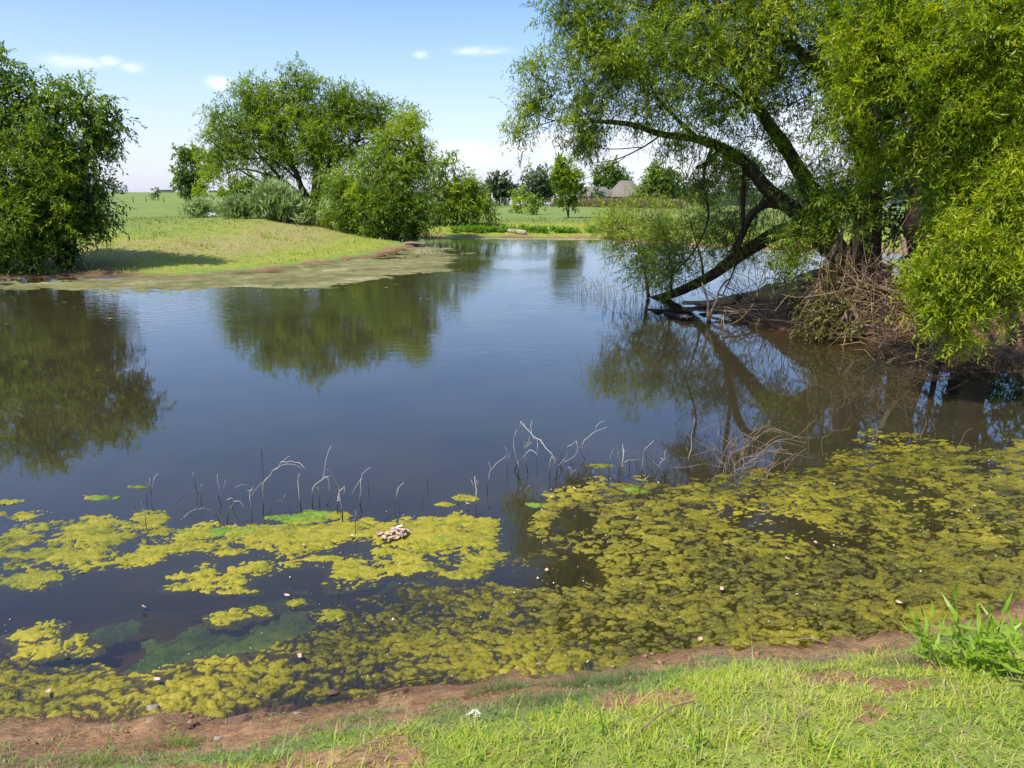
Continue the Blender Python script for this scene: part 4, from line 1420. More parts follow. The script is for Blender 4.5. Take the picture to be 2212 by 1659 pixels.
def pads(pts, rad, zt, segs, tints, mat, name, lobes=.28):
    mb_V, mb_Q, mb_T, tn = [], [], [], []
    n = len(pts)
    ang = np.linspace(0, 2 * math.pi, segs, endpoint=False)
    ph = rng.uniform(0, 6.28, (n, 4))
    out = 1 + lobes * (.5 * np.sin(2 * ang[None] + ph[:, :1]) + .42 * np.sin(3 * ang[None] + ph[:, 1:2]) + .3 * np.sin(5 * ang[None] + ph[:, 2:3])) + rng.normal(0, .07, (n, segs))
    st = rng.uniform(1.0, 1.7, n); ro = rng.uniform(-.5, .5, n) + .15
    rings = [(1.0, -.006), (.93, .55), (.6, .95)]
    V = []
    for k, (q, zz) in enumerate(rings):
        ux = np.cos(ang)[None] * out * q * rad[:, None] * np.sqrt(st)[:, None]
        uy = np.sin(ang)[None] * out * q * rad[:, None] / np.sqrt(st)[:, None]
        X = pts[:, :1] + ux * np.cos(ro)[:, None] - uy * np.sin(ro)[:, None]
        Yy = pts[:, 1:2] + ux * np.sin(ro)[:, None] + uy * np.cos(ro)[:, None]
        Z = zt[:, None] * zz + np.zeros_like(X) if k else np.full_like(X, -.006)
        if k:
            Z = Z + (fbm(X * 22, Yy * 22, 91, 2) - .5) * .010
        V.append(np.stack([X, Yy, Z], -1))
    C = np.concatenate([pts, zt[:, None]], 1)[:, None]
    V = np.concatenate(V + [C], 1)
    m_ = V.shape[1]
    b = np.arange(n)[:, None, None] * m_
    j = np.arange(segs)[None, :, None]; j2 = (j + 1) % segs
    Q = []
    for k in range(len(rings) - 1):
        o_ = k * segs
        Q.append(np.concatenate([b + o_ + j, b + o_ + j2, b + o_ + segs + j2, b + o_ + segs + j], 2).reshape(-1, 4))
    o_ = (len(rings) - 1) * segs
    T = np.concatenate([b + o_ + j, b + o_ + j2, b + 0 * j + m_ - 1], 2).reshape(-1, 3)
    tt = np.concatenate([np.repeat(tints, segs), np.repeat(tints - .55, segs), np.repeat(tints, segs)])
    o = mesh_obj(name, V.reshape(-1, 3), [T, Q[0], Q[1]], mat, tint=tt, smooth=True)
    return o


def pack(n, polyfn, bbox, rfun, k=.8, mixr=.12):
    """dart throwing, large first"""
    x = rng.uniform(bbox[0], bbox[1], n); y = rng.uniform(bbox[2], bbox[3], n)
    ok = polyfn(x, y)
    x, y = x[ok], y[ok]
    r = rfun(x, y)
    o = np.argsort(-r * rng.uniform(mixr, 1, len(r)))
    x, y, r = x[o], y[o], r[o]
    cell = .5
    grid = {}
    keep = []
    for i in range(len(x)):
        cx, cy = int(math.floor(x[i] / cell)), int(math.floor(y[i] / cell))
        good = True
        for a in (-1, 0, 1):
            for b in (-1, 0, 1):
                for j in grid.get((cx + a, cy + b), ()):
                    if (x[i] - x[j]) ** 2 + (y[i] - y[j]) ** 2 < (k * (r[i] + r[j])) ** 2:
                        good = False
                        break
                if not good: break
            if not good: break
        if good:
            grid.setdefault((cx, cy), []).append(i)
            keep.append(i)
    keep = np.array(keep)
    return np.stack([x[keep], y[keep]], -1), r[keep]


MAT_PX = [(1100, 1105), (1180, 1062), (1330, 1030), (1480, 1040), (1560, 1020), (1680, 1010), (1790, 985), (1850, 965), (1900, 938), (2000, 945), (2060, 960), (2212, 955),
          (2500, 965), (2900, 1050), (2900, 1260), (2500, 1320), (2212, 1380), (1960, 1430), (1700, 1460), (1400, 1490), (1130, 1530), (800, 1570), (400, 1610), (160, 1620), (-300, 1680),
          (-600, 1700), (-500, 1370), (-100, 1320), (60, 1345), (190, 1400), (300, 1440), (420, 1405), (560, 1370), (640, 1310), (720, 1262), (840, 1290), (930, 1270), (1000, 1290), (1140, 1275), (1170, 1225), (1070, 1185)]
MATP = np.array([W(a, b)[:2] for a, b in MAT_PX])
ELL = [(170, 1150, 75, 34), (110, 1200, 130, 24), (290, 1208, 66, 22), (60, 1162, 60, 14), (50, 1112, 36, 13), (215, 1075, 36, 7), (330, 1120, 42, 13), (300, 1052, 26, 4), (420, 1155, 84, 22), (590, 1150, 52, 22),
       (660, 1125, 60, 12), (640, 1185, 70, 16), (720, 1115, 56, 11), (500, 1192, 55, 9), (540, 1225, 46, 14), (400, 1268, 46, 9), (500, 1278, 66, 8), (385, 1245, 22, 9), (730, 1150, 52, 14), (830, 1130, 40, 7), (900, 1228, 66, 10), (790, 1235, 50, 14), (500, 1330, 46, 20), (560, 1318, 30, 12),
       (60, 1372, 60, 18), (110, 1402, 66, 22), (1000, 1240, 34, 9), (1085, 1197, 34, 8), (60, 1250, 76, 20), (170, 1375, 22, 9), (1290, 1005, 36, 6), (1010, 1075, 26, 6), (700, 1205, 44, 9), (560, 1180, 40, 8), (0, 1110, 30, 5), (10, 1085, 30, 5), (950, 1090, 24, 5), (990, 1130, 26, 8), (985, 1165, 34, 9),
       (720, 1330, 40, 14), (640, 1300, 26, 8), (-120, 1180, 110, 40), (-150, 1300, 100, 30), (250, 1165, 50, 16), (350, 1150, 40, 12), (830, 1190, 40, 10), (920, 1180, 30, 8)]
EW = []
for (a, b, rx, ry) in ELL:
    c = W(a, b)
    EW.append((c[0], c[1], abs(W(a + rx, b)[0] - c[0]), abs(W(a, b - ry)[1] - c[1])))


LEFTP = np.array([W(a, b)[:2] for a, b in [(-200, 1130), (250, 1100), (480, 1120), (700, 1105), (1000, 1090), (1120, 1110), (1150, 1210), (1060, 1270), (900, 1275), (700, 1300), (560, 1340), (420, 1300), (200, 1260), (-200, 1280)]])


def ell_in(x, y):
    m_ = np.zeros(x.shape)
    nz = fbm(x * 4.5, y * 4.5, 23)
    for (cx, cy, rx, ry) in EW:
        q = np.hypot((x - cx) / rx, (y - cy) / ry)
        m_ = np.maximum(m_, 1.35 - q)
    return (m_ + (nz - .5) * 1.3 > .42) & (m_ > .12)


def worley(x, y, seed):
    ix, iy = np.floor(x), np.floor(y)
    best = np.full(x.shape, 9.0); second = np.full(x.shape, 9.0); cid = np.zeros(x.shape)
    for a in (-1, 0, 1):
        for b in (-1, 0, 1):
            jx = _hash(ix + a, iy + b, seed); jy = _hash(ix + a, iy + b, seed + 5)
            d = np.hypot(ix + a + jx - x, iy + b + jy - y)
            c = _hash(ix + a, iy + b, seed + 9)
            m_ = d < best
            second = np.where(m_, best, np.minimum(second, d))
            cid = np.where(m_, c, cid)
            best = np.where(m_, d, best)
    return best, second, cid


def algae_sheet(name, mat, r0, r1, a0, a1, da, kr, cov, cell, amp, lump_w=(.5, .28, .35), seed=1, keepz=-.022, stretch=1.6, tbase=.5):
    rs = np.exp(np.arange(math.log(r0), math.log(r1), kr))
    az = np.radians(np.arange(a0, a1, da))
    X = rs[:, None] * np.sin(az)[None]; Y = rs[:, None] * np.cos(az)[None]
    sh = X.shape
    x, y = X.ravel(), Y.ravel()
    C = cov(x, y)
    act = C > -.6
    h = np.full(x.shape, -9.0); tn = np.full(x.shape, .5)
    xa, ya = x[act], y[act]
    wx = xa + (fbm(xa * 3.1 + 4, ya * 3.1, seed) - .5) * cell * 2.6 + (fbm(xa * 17, ya * 17, seed + 1) - .5) * cell * .8
    wy = ya + (fbm(xa * 3.1, ya * 3.1 + 8, seed + 2) - .5) * cell * 2.0 + (fbm(xa * 17, ya * 17, seed + 3) - .5) * cell * .6
    ca, sa = math.cos(.22), math.sin(.22)
    ux, uy = wx * ca + wy * sa, -wx * sa + wy * ca
    sc = 1 + .8 * (fbm(xa * .9, ya * .9, seed + 30) - .5)
    f1, g1, c1 = worley(ux / (cell * stretch), uy / cell, seed + 4)
    f2, g2, c2 = worley(ux / (cell * .42 * stretch) + 3, uy / (cell * .42), seed + 6)
    f3, g3, c3 = worley(ux / (cell * .62 * stretch) + 9, uy / (cell * .62) + 4, seed + 8)
    mm = np.clip(sstep(fbm(xa * .9 + 2, ya * .9, seed + 20), .44, .56) + sstep(-ya, -4.6, -4.0), 0, 1)
    e1 = np.clip((g1 - f1) * 2.6, 0, 1) ** .7 * (1 - mm) + np.clip((g3 - f3) * 2.4, 0, 1) ** .7 * mm
    c1 = c1 * (1 - mm) + c3 * mm
    e2 = np.clip((g2 - f2) * 2.2, 0, 1) ** .7
    fine = fbm(xa * 30, ya * 30, seed + 12, 3) - .5
    hh = C[act] + lump_w[0] * (e1 * 1.5 - 1) * sc + lump_w[1] * (e2 * 1.4 - 1) + lump_w[2] * fine + .75 * (c1 - .5) + .35 * (c2 - .5)
    h[act] = hh
    tn[act] = tbase + (c1 - .5) * .55 + (c2 - .5) * .3 + (fbm(xa * 1.1, ya * 1.1, seed + 14) - .5) * 1.5 + (fbm(xa * 4.1, ya * 4.1, seed + 15) - .5) * .5 + .30 * np.clip(hh, -1.2, .6)
    z = np.where(h > 0, amp * np.tanh(h * 1.3), amp * np.maximum(h, -6) * 1.1)
    nr, na = sh
    i = np.arange(nr - 1)[:, None]; j = np.arange(na - 1)[None]
    a = i * na + j
    Q = np.stack([a, a + 1, a + 1 + na, a + na], -1).reshape(-1, 4)
    Q = Q[(z[Q] > keepz).any(1) & (z[Q] > -.08).all(1)]
    ids = np.unique(Q)
    mp = np.full(len(x), -1); mp[ids] = np.arange(len(ids))
    V = np.stack([x[ids], y[ids], z[ids]], -1)
    print(name, len(Q))
    return mesh_obj(name, V, [mp[Q]], mat, smooth=True, pattrs=dict(tint=tn[ids]))


def algae():
    def cov_mat(x, y):
        sd = poly_sd(MATP, x, y)
        nz = fbm(x * 1.6, y * 1.6, 57)
        nh = fbm(x * 2.1 + 5, y * 2.9, 87)
        inside = sstep(-sd + (nz - .5) * 1.0, -.25, .22)
        left = sstep(-x, -.9, .8)
        hole = sstep(nh, .56 - .03 * left, .72 - .05 * left) * (.6 + .7 * left)
        shore = sstep(shore_sd(x, y), -.02, .16)
        nearsh = sstep(shore_sd(x, y), -.75, -.25)
        return -1.62 + 1.95 * inside - hole * 1.5 * (1 - .75 * nearsh) + .12 * nearsh - 2.0 * shore * (y < 7)
    o = algae_sheet('algae_mat', M['algae'], 2.9, 10.4, -46, 44, .115, .0027, cov_mat, .084, .012, (.72, .5, .75))
    tag(o, 'dense olive mat of floating algae filling the near right water', 'algae', kind='stuff')

    def cov_ell(x, y):
        m_ = np.full(x.shape, -6.0)
        nz = fbm(x * 4.5, y * 4.5, 23)
        for (cx, cy, rx, ry) in EW:
            m_ = np.maximum(m_, 1.45 - np.hypot((x - cx) / rx, (y - cy) / ry))
        reg = sstep(-poly_sd(LEFTP, x, y), -.1, .3)
        sc_ = fbm(x * 2.2, y * 3.0, 203)
        m_ = np.maximum(m_, -1 + reg * (1.38 + 2.3 * (sc_ - .42)))
        out = -.75 + 1.5 * m_ + (nz - .5) * 2.6 - 4 * sstep(shore_sd(x, y), -.05, .12)
        return np.minimum(out, 1.0)
    o = algae_sheet('algae_patch_cover', M['algae_light'], 3.6, 9.0, -46, 18, .13, .0028, cov_ell, .05, .013, (.5, .4, .5), 40, stretch=1.9, tbase=.5)
    tag(o, 'light yellow green floating algae patches in the near left water', 'algae', kind='stuff')
    # vivid green fresh algae streaks
    E2 = [(660, 1122, 60, 9), (480, 1148, 70, 8), (870, 1150, 16, 5), (940, 1128, 20, 4), (700, 1110, 36, 7), (950, 1168, 14, 5), (215, 1076, 30, 5), (1165, 1092, 30, 6), (300, 1052, 22, 3), (1375, 1060, 26, 6)]
    ew = []
    for (a, b, rx, ry) in E2:
        c = W(a, b)
        ew.append((c[0], c[1], abs(W(a + rx, b)[0] - c[0]), abs(W(a, b - ry)[1] - c[1])))

    def f2(x, y):
        m_ = np.zeros(x.shape)
        for (cx, cy, rx, ry) in ew:
            m_ = np.maximum(m_, 1.3 - np.hypot((x - cx) / rx, (y - cy) / ry))
        return (m_ + (fbm(x * 5, y * 5, 3) - .5) > .4) & (m_ > .1)

    def cov_g(x, y):
        m_ = np.full(x.shape, -6.0)
        for (cx, cy, rx, ry) in ew:
            m_ = np.maximum(m_, 1.35 - np.hypot((x - cx) / rx, (y - cy) / ry))
        return np.minimum(-.7 + 1.3 * m_ + (fbm(x * 7, y * 7, 3) - .5) * 2.2, .7)
    o = algae_sheet('green_algae', M['algae_green'], 3.3, 9.0, -40, 12, .14, .003, cov_g, .04, .010, (.4, .35, .5), 60, stretch=1.9)
    o.location.z = .007
    tag(o, 'vivid green fresh algae streaks among the yellow green patches', 'algae', kind='stuff')
    # submerged clouds
    E3 = [(430, 1400, 190, 60), (620, 1360, 130, 60), (760, 1330, 80, 40), (900, 1200, 90, 60), (950, 1160, 60, 30), (330, 1440, 120, 30), (1240, 1300, 60, 30), (1190, 1110, 60, 20)]
    ew3 = []
    for (a, b, rx, ry) in E3:
        c = W(a, b)
        ew3.append((c[0], c[1], abs(W(a + rx, b)[0] - c[0]), abs(W(a, b - ry)[1] - c[1])))

    def f3(x, y):
        m_ = np.zeros(x.shape)
        for (cx, cy, rx, ry) in ew3:
            m_ = np.maximum(m_, 1.2 - np.hypot((x - cx) / rx, (y - cy) / ry))
        return (m_ + (fbm(x * 3, y * 3, 3) - .5) * .9 > .3) & (m_ > .1)

    def cov_s(x, y):
        m_ = np.full(x.shape, -6.0)
        for (cx, cy, rx, ry) in ew3:
            m_ = np.maximum(m_, 1.25 - np.hypot((x - cx) / rx, (y - cy) / ry))
        return np.minimum(-.5 + .9 * m_ + (fbm(x * 3, y * 3, 3) - .5) * 2.0, .8)
    o = algae_sheet('submerged_algae', M['algae_sub'], 3.2, 8.0, -40, 12, .25, .005, cov_s, .12, .030, (.4, .3, .5), 70, keepz=-.06, stretch=1.5)
    o.location.z = -.044
    tag(o, 'soft green algae clouds hanging just under the near left water', 'algae', kind='stuff')
    # dull mat round the point
    MX = [(-300, 606), (0, 604), (270, 600), (400, 595), (560, 586), (700, 570), (800, 556), (862, 544), (890, 533), (940, 534), (1000, 540), (1010, 552), (960, 585), (860, 600), (760, 612), (640, 622), (500, 628), (380, 634), (250, 634), (120, 628), (0, 618), (-300, 620)]
    MP = np.array([W(a, b)[:2] for a, b in MX])

    def cov4(x, y):
        sd = poly_sd(MP, x, y)
        return -1.0 + 1.9 * sstep(-sd + (fbm(x * .7, y * .7, 13) - .5) * 2.6, -.6, 1.2) + (fbm(x * 1.6, y * 3.2, 73) - .5) * 2.4
    o = algae_sheet('dull_algae', M['algae_dull'], 15.5, 42, -52, 2, .2, .0045, cov4, .22, .022, (.3, .25, .9), 80, keepz=-.05, stretch=2.2, tbase=.45)
    tag(o, 'dull tan algae scum fringing the grassy point across the pond', 'algae', kind='stuff')
    # scum line on far shore
    P = []
    for k in range(260):
        px = 930 + k * 1.6 + rng.uniform(-1, 1)
        P.append(W(px, 514.5 + rng.normal(0, .5) + (px - 930) * .008)[:2])
    P = np.array(P); r = rng.uniform(.1, .4, len(P))
    o = pads(P, r, .012 + .02 * r, 8, rng.normal(1.2, .15, len(r)), M['algae_dull'], 'pale_scum', .3)
    tag(o, 'pale line of scum at the waterline of the far shore', 'scum', kind='stuff')


algae()


def glints_and_clods():
    n = 3600
    x = rng.uniform(-3.8, 7, n); y = rng.uniform(3.1, 9, n)
    sd = shore_sd(x, y)
    dm = poly_sd(MATP, x, y)
    dl = poly_sd(LEFTP, x, y)
    ok = (sd < -.02) & ((dm < 0) | ((dl < 0) & (rng.random(n) < .4))) & (fbm(x * 2, y * 2, 301) > .42)
    x, y = x[ok], y[ok]
    r = rng.gamma(3, .0009, len(x)) + .0012
    o8 = np.array([[1, 0, 0], [0, 1, 0], [-1, 0, 0], [0, -1, 0], [0, 0, 1], [0, 0, -1]])
    T = np.array([[0, 1, 4], [1, 2, 4], [2, 3, 4], [3, 0, 4], [1, 0, 5], [2, 1, 5], [3, 2, 5], [0, 3, 5]])
    C = np.stack([x, y, np.full(len(x), .011)], -1)
    V = (C[:, None] + o8[None] * r[:, None, None]).reshape(-1, 3)
    F_ = (np.arange(len(x))[:, None, None] * 6 + T[None]).reshape(-1, 3)
    o = mesh_obj('algae_glints', V, [F_], M['bubble'], smooth=True)  # pale specks added to imitate specular glints on the wet algae
    o.name = 'algae_glint_mass'
    tag(o, 'tiny wet bubbles and pale specks dotted over the algae', 'glints', kind='stuff')
    # crumbs of mud
    n = 2600
    x = rng.uniform(-3.2, 4.2, n); y = rng.uniform(1.6, 4.8, n)
    sd = shore_sd(x, y)
    ok = (sd > 0) & (sd < .9) & (fbm(x * 3, y * 3, 305) > .45)
    x, y, sd = x[ok], y[ok], sd[ok]
    r = rng.gamma(2, .0028, len(x)) + .002
    C = np.stack([x, y, hgt(x, y, sd) + r * .3], -1)
    jit = rng.uniform(.6, 1.5, (len(x), 6, 1))
    V = (C[:, None] + o8[None] * jit * r[:, None, None] * np.array([1.3, 1, .7])).reshape(-1, 3)
    F_ = (np.arange(len(x))[:, None, None] * 6 + T[None]).reshape(-1, 3)
    o = mesh_obj('mud_crumbs', V, [F_], M['clod'])
    tag(o, 'crumbs of dried red mud and grit on the near shore', 'mud', kind='stuff')


M['bubble'] = flat_mat('glint_speck', (.62, .60, .40), .12, .1, .8, 60)
M['clod'] = flat_mat('mud_crumb', (.27, .16, .09), .95, .3, .2, 60)
glints_and_clods()


# ------------------------------------------------------------------ dead stems standing in the water
def stem_thing(pts, label, group, r=.004, seed=0, side=None, name='dead_reed', mat='stem'):
    """pts: picture polyline; first point stands in the water"""
    b = W(*pts[0])
    Y = b[1]
    mb = MB()
    n = len(pts)
    P = [(b[0], b[1], -.05, r)]
    dy = rng.normal(0, .04)
    for i, (px, py) in enumerate(pts[1:], 1):
        q = D(px, py, Y + dy * i)
        if q[2] < .004 and i > 0:
            q = D(px, py, Y); q[2] = max(q[2], .004)
        pv = np.array(P[-1][:3])
        if i > 1:
            md = (pv + q) / 2 + rng.normal(0, .055 * np.linalg.norm(q - pv), 3)
            md[2] = max(md[2], .004)
            P.append((*md, r * (1 - .6 * (i - .5) / (n - 1)) * rng.uniform(.8, 1.25)))
        P.append((*q, r * (1 - .6 * i / (n - 1)) * rng.uniform(.75, 1.25)))
    ptube(mb, P, 5, .3, .02, seed=seed)
    root = mb.build(name, M[mat], smooth=True)
    off = np.array([b[0], b[1], 0])
    co = np.array([v.co for v in root.data.vertices]) - off
    root.data.vertices.foreach_set('co', co.ravel())
    root.location = off
    tag(root, label, 'dead stem', group)
    for s in (side or []):
        mb = MB()
        P = [(*D(px, py, Y + dy), r * .6 * (1 - .5 * i / len(s))) for i, (px, py) in enumerate(s)]
        ptube(mb, P, 4, .1, .03, seed=seed + 1)
        mb.build('side_twig', M[mat], root, smooth=True)
    return root


def z7(x, y): return (274.3 + x * .2976, 932.6 + y * .2976)
def z6(x, y): return (960 + x * .248, 877.7 + y * .248)
def z8(x, y): return (1097.2 + x * .5039, 877.7 + y * .5039)   # region 2000,1600 w2032 -> 2212


LG = 'dead stems in the left cluster'
MG = 'dead stems in the middle cluster'
RG = 'dead stems in the right tangle'
S7 = [([(175, 540), (175, 455), (185, 390), (225, 305)], 'dead stem with a forked pale tip, near the far left of the left cluster', [[(178, 450), (165, 385), (165, 335)]]),
      ([(140, 520), (145, 440), (137, 365)], 'short straight dead stem, leftmost upright of the left cluster', None),
      ([(145, 720), (130, 600), (98, 510)], 'slanting dead stem rising from the leftmost green algae patch', None),
      ([(535, 540), (538, 480), (525, 440), (545, 380)], 'dead stem with a long twig bowed down to the left water', [[(540, 420), (480, 435), (430, 455), (360, 520)]]),
      ([(520, 445), (495, 380), (482, 340), (483, 290)], 'thin dead stem with a drooping white tip above the bowed one', None),
      ([(690, 690), (660, 625), (610, 570), (560, 553), (500, 560), (450, 585), (410, 625)], 'white dead stem arched over to the left just above the algae', None),
      ([(695, 535), (660, 460), (672, 430), (658, 370), (657, 310)], 'thin crooked dark stem standing in open water of the left cluster', [[(672, 440), (690, 450), (715, 350)]]),
      ([(755, 540), (768, 460), (790, 405), (840, 382), (890, 390)], 'thin dark stem arching to the right beneath the tall white arch', None),
      ([(715, 670), (740, 580), (770, 520), (765, 480), (725, 495)], 'dark crooked stem leaning left at the middle of the left cluster', [[(775, 505), (820, 505), (845, 540), (850, 590)]]),
      ([(985, 590), (990, 510), (985, 420), (1010, 345), (1060, 280), (1120, 220), (1190, 212), (1250, 225), (1290, 262)], 'tallest white dead stem, arched far over to the right', [[(1075, 270), (1130, 240), (1190, 235), (1240, 250), (1270, 272)], [(1120, 222), (1180, 175)]]),
      ([(905, 650), (905, 580), (890, 470), (915, 400)], 'short dark stem standing left of the tall white arch', [[(915, 420), (875, 430)], [(900, 470), (940, 410), (985, 365)]]),
      ([(1010, 600), (1050, 540), (1100, 500), (1150, 458)], 'thin stem sloping up to the right beneath the white arch', [[(1100, 502), (1165, 520), (1175, 555)]]),
      ([(1275, 590), (1255, 500), (1248, 420), (1253, 305)], 'straight thick pale stem standing alone by the big green patch', None),
      ([(1565, 650), (1560, 560), (1545, 470), (1530, 380), (1490, 310), (1448, 275)], 'sturdy white stem curving up to the left with split strands', [[(1530, 470), (1545, 500), (1525, 500)], [(1560, 420), (1580, 395), (1575, 450)]]),
      ([(1525, 610), (1530, 500), (1545, 430), (1580, 395)], 'stem standing close behind the sturdy curved one', None),
      ([(1345, 560), (1345, 440), (1365, 385), (1425, 330), (1440, 230), (1455, 170), (1482, 105)], 'tall kinked stem reaching the highest point of the left cluster', [[(1425, 330), (1475, 322)], [(1410, 355), (1455, 330), (1468, 390), (1465, 430)]]),
      ([(1395, 540), (1395, 440), (1380, 400)], 'short dark upright stem inside the kinked stem', None),
      ([(1420, 540), (1500, 440), (1560, 400)], 'pale stem sloping up right towards the sturdy one', None),
      ([(1710, 590), (1690, 500), (1695, 370), (1705, 310), (1740, 275), (1778, 257)], 'pale stem with its top bent right above open water', [[(1700, 340), (1660, 400), (1630, 460)]]),
      ([(1765, 440), (1750, 390), (1760, 340)], 'tiny dark stem right of the bent topped stem', None),
      ([(1660, 750), (1658, 660), (1658, 575)], 'short pale stub rising from the yellow algae patch', None),
      ([(1873, 655), (1873, 600), (1872, 552)], 'short white stub with a dark side twig by the leaf heap', [[(1872, 558), (1815, 595), (1775, 592)]]),
      ([(1952, 610), (1948, 520), (1955, 460), (1975, 400), (2012, 368)], 'leathery pale stem bent right above the leaf heap', [[(1972, 400), (1960, 460), (1972, 500), (1975, 590)]]),
      ([(2135, 525), (2145, 490), (2155, 465)], 'tiny pale tip of a stem right of the leaf heap', None),
      ([(2180, 405), (2183, 350), (2195, 315)], 'small thin dark stem in open water far right of the left cluster', None),
      ([(980, 185), (975, 150), (977, 105)], 'lone small dark stem out in open water', None)]
for k, (pp, lab, side) in enumerate(S7):
    stem_thing([z7(*p) for p in pp], lab, LG, .0050 if 'stur' in lab or 'thick' in lab else .0032, k, [[z7(*p) for p in s] for s in side] if side else None)
S6 = [([(278, 950), (275, 780), (272, 700), (265, 610)], 'pale stem topped with shredded white leaves, standing before the middle cluster', [[(272, 720), (245, 680), (235, 640)], [(270, 700), (300, 650)], [(265, 690), (280, 640)]]),
      ([(368, 760), (380, 660), (390, 600), (408, 545), (385, 485)], 'brown husked stem leaning with a white twig towards the right', [[(405, 560), (450, 500), (520, 450), (548, 425), (530, 350)]]),
      ([(545, 580), (550, 480), (575, 400)], 'thin forked dark stem left of the tall white one', None),
      ([(640, 640), (645, 500), (620, 430), (603, 350), (603, 270), (630, 205)], 'tall white bowed stem, one of the highest of the middle cluster', None),
      ([(590, 560), (650, 480), (700, 430), (745, 378), (790, 400), (825, 450)], 'thick pale stem rising and bending over to the right', [[(660, 480), (640, 520)]]),
      ([(740, 585), (710, 500), (708, 400), (700, 300), (665, 220), (650, 170), (620, 150)], 'dark footed stem ending in the branched white top', [[(655, 180), (670, 130)], [(705, 350), (735, 300), (740, 262)], [(708, 360), (760, 310)]]),
      ([(805, 510), (808, 400), (808, 300), (760, 245), (752, 190), (762, 125)], 'straight stem with a white twig rising to the top', None),
      ([(1035, 575), (1000, 500), (950, 435), (880, 360), (830, 290), (770, 255), (710, 190), (665, 130)], 'long white stem leaning left across the middle cluster', [[(840, 290), (850, 330)], [(720, 190), (690, 150)]]),
      ([(918, 640), (920, 500), (940, 430)], 'thin dark stem under the long leaning one', [[(940, 440), (965, 480), (945, 515)]]),
      ([(968, 620), (985, 530), (1030, 470), (1070, 400), (1075, 350), (1145, 302)], 'pale stem with its thin tip arching up to the right', [[(1145, 302), (1158, 330), (1155, 400), (1110, 450), (1030, 490)]]),
      ([(1022, 485), (1012, 400), (1028, 345)], 'short white upright stem in the right half of the middle cluster', None),
      ([(1250, 470), (1200, 415), (1180, 360), (1215, 300), (1290, 235), (1350, 205), (1415, 180)], 'feathery white stem arching up to the right on its own', [[(1310, 220), (1325, 170), (1355, 140), (1395, 128)], [(1190, 355), (1225, 370), (1250, 412)]]),
      ([(1110, 710), (1105, 640), (1112, 570), (1105, 540), (1075, 530)], 'small forked stem with a white curled husk among the pads', [[(1112, 580), (1145, 550)]]),
      ([(1305, 690), (1305, 630), (1300, 550)], 'stub with a rusty brown husk rising from an algae pad', [[(1305, 650), (1330, 600), (1335, 640)]]),
      ([(640, 890), (650, 800), (680, 740), (740, 690), (795, 710), (798, 790), (790, 850)], 'shredded pale stem bent double over the first algae pads', [[(680, 745), (665, 710)]]),
      ([(112, 880), (130, 800), (165, 730)], 'small pale leaning stem before the left end of the middle cluster', None),
      ([(1255, 820), (1310, 750), (1355, 685)], 'straight brown stem slanting up to the right from the pads', None),
      ([(1435, 580), (1435, 500), (1445, 430), (1470, 370)], 'thin dark upright stem at the start of the right tangle', None),
      ([(1500, 600), (1530, 500), (1515, 370), (1472, 285)], 'dark stem curving left to a pale tip', None),
      ([(1550, 650), (1550, 500), (1560, 400), (1555, 330)], 'straight stem carrying a small curled leaf', [[(1555, 370), (1570, 390), (1583, 425)]]),
      ([(1520, 640), (1540, 520), (1600, 470), (1700, 462), (1790, 475)], 'long yellow stem arching flat to the right', None),
      ([(1615, 560), (1612, 450), (1603, 380)], 'pale stub just behind the flat arching stem', None),
      ([(1670, 520), (1670, 460), (1688, 395)], 'pale stub rising from the top of the flat arch', None),
      ([(1700, 780), (1705, 700), (1740, 640), (1780, 605)], 'white hooked stem standing among the pads', None),
      ([(1715, 640), (1730, 460), (1740, 380), (1825, 300)], 'stem with a thin tip reaching up right over open water', None),
      ([(1810, 640), (1870, 520), (1920, 450), (1925, 380)], 'tan stem crossing others in an x shape', [[(1885, 450), (1925, 470)]]),
      ([(1920, 660), (1920, 600), (1880, 540), (1820, 480)], 'arched tan stem crossing under the x shaped one', None),
      ([(1775, 830), (1780, 760), (1765, 710)], 'small stub with a dark foot among the near pads', None),
      ([(2120, 580), (2125, 460), (2150, 260), (2165, 180), (2183, 110)], 'tallest straight pale stem at the left of the brush tangle', [[(2125, 400), (2105, 360)]])]
for k, (pp, lab, side) in enumerate(S6):
    stem_thing([z6(*p) for p in pp], lab, MG, .0048 if 'thick' in lab or 'long' in lab else .0036, k + 50, [[z6(*p) for p in s] for s in side] if side else None)

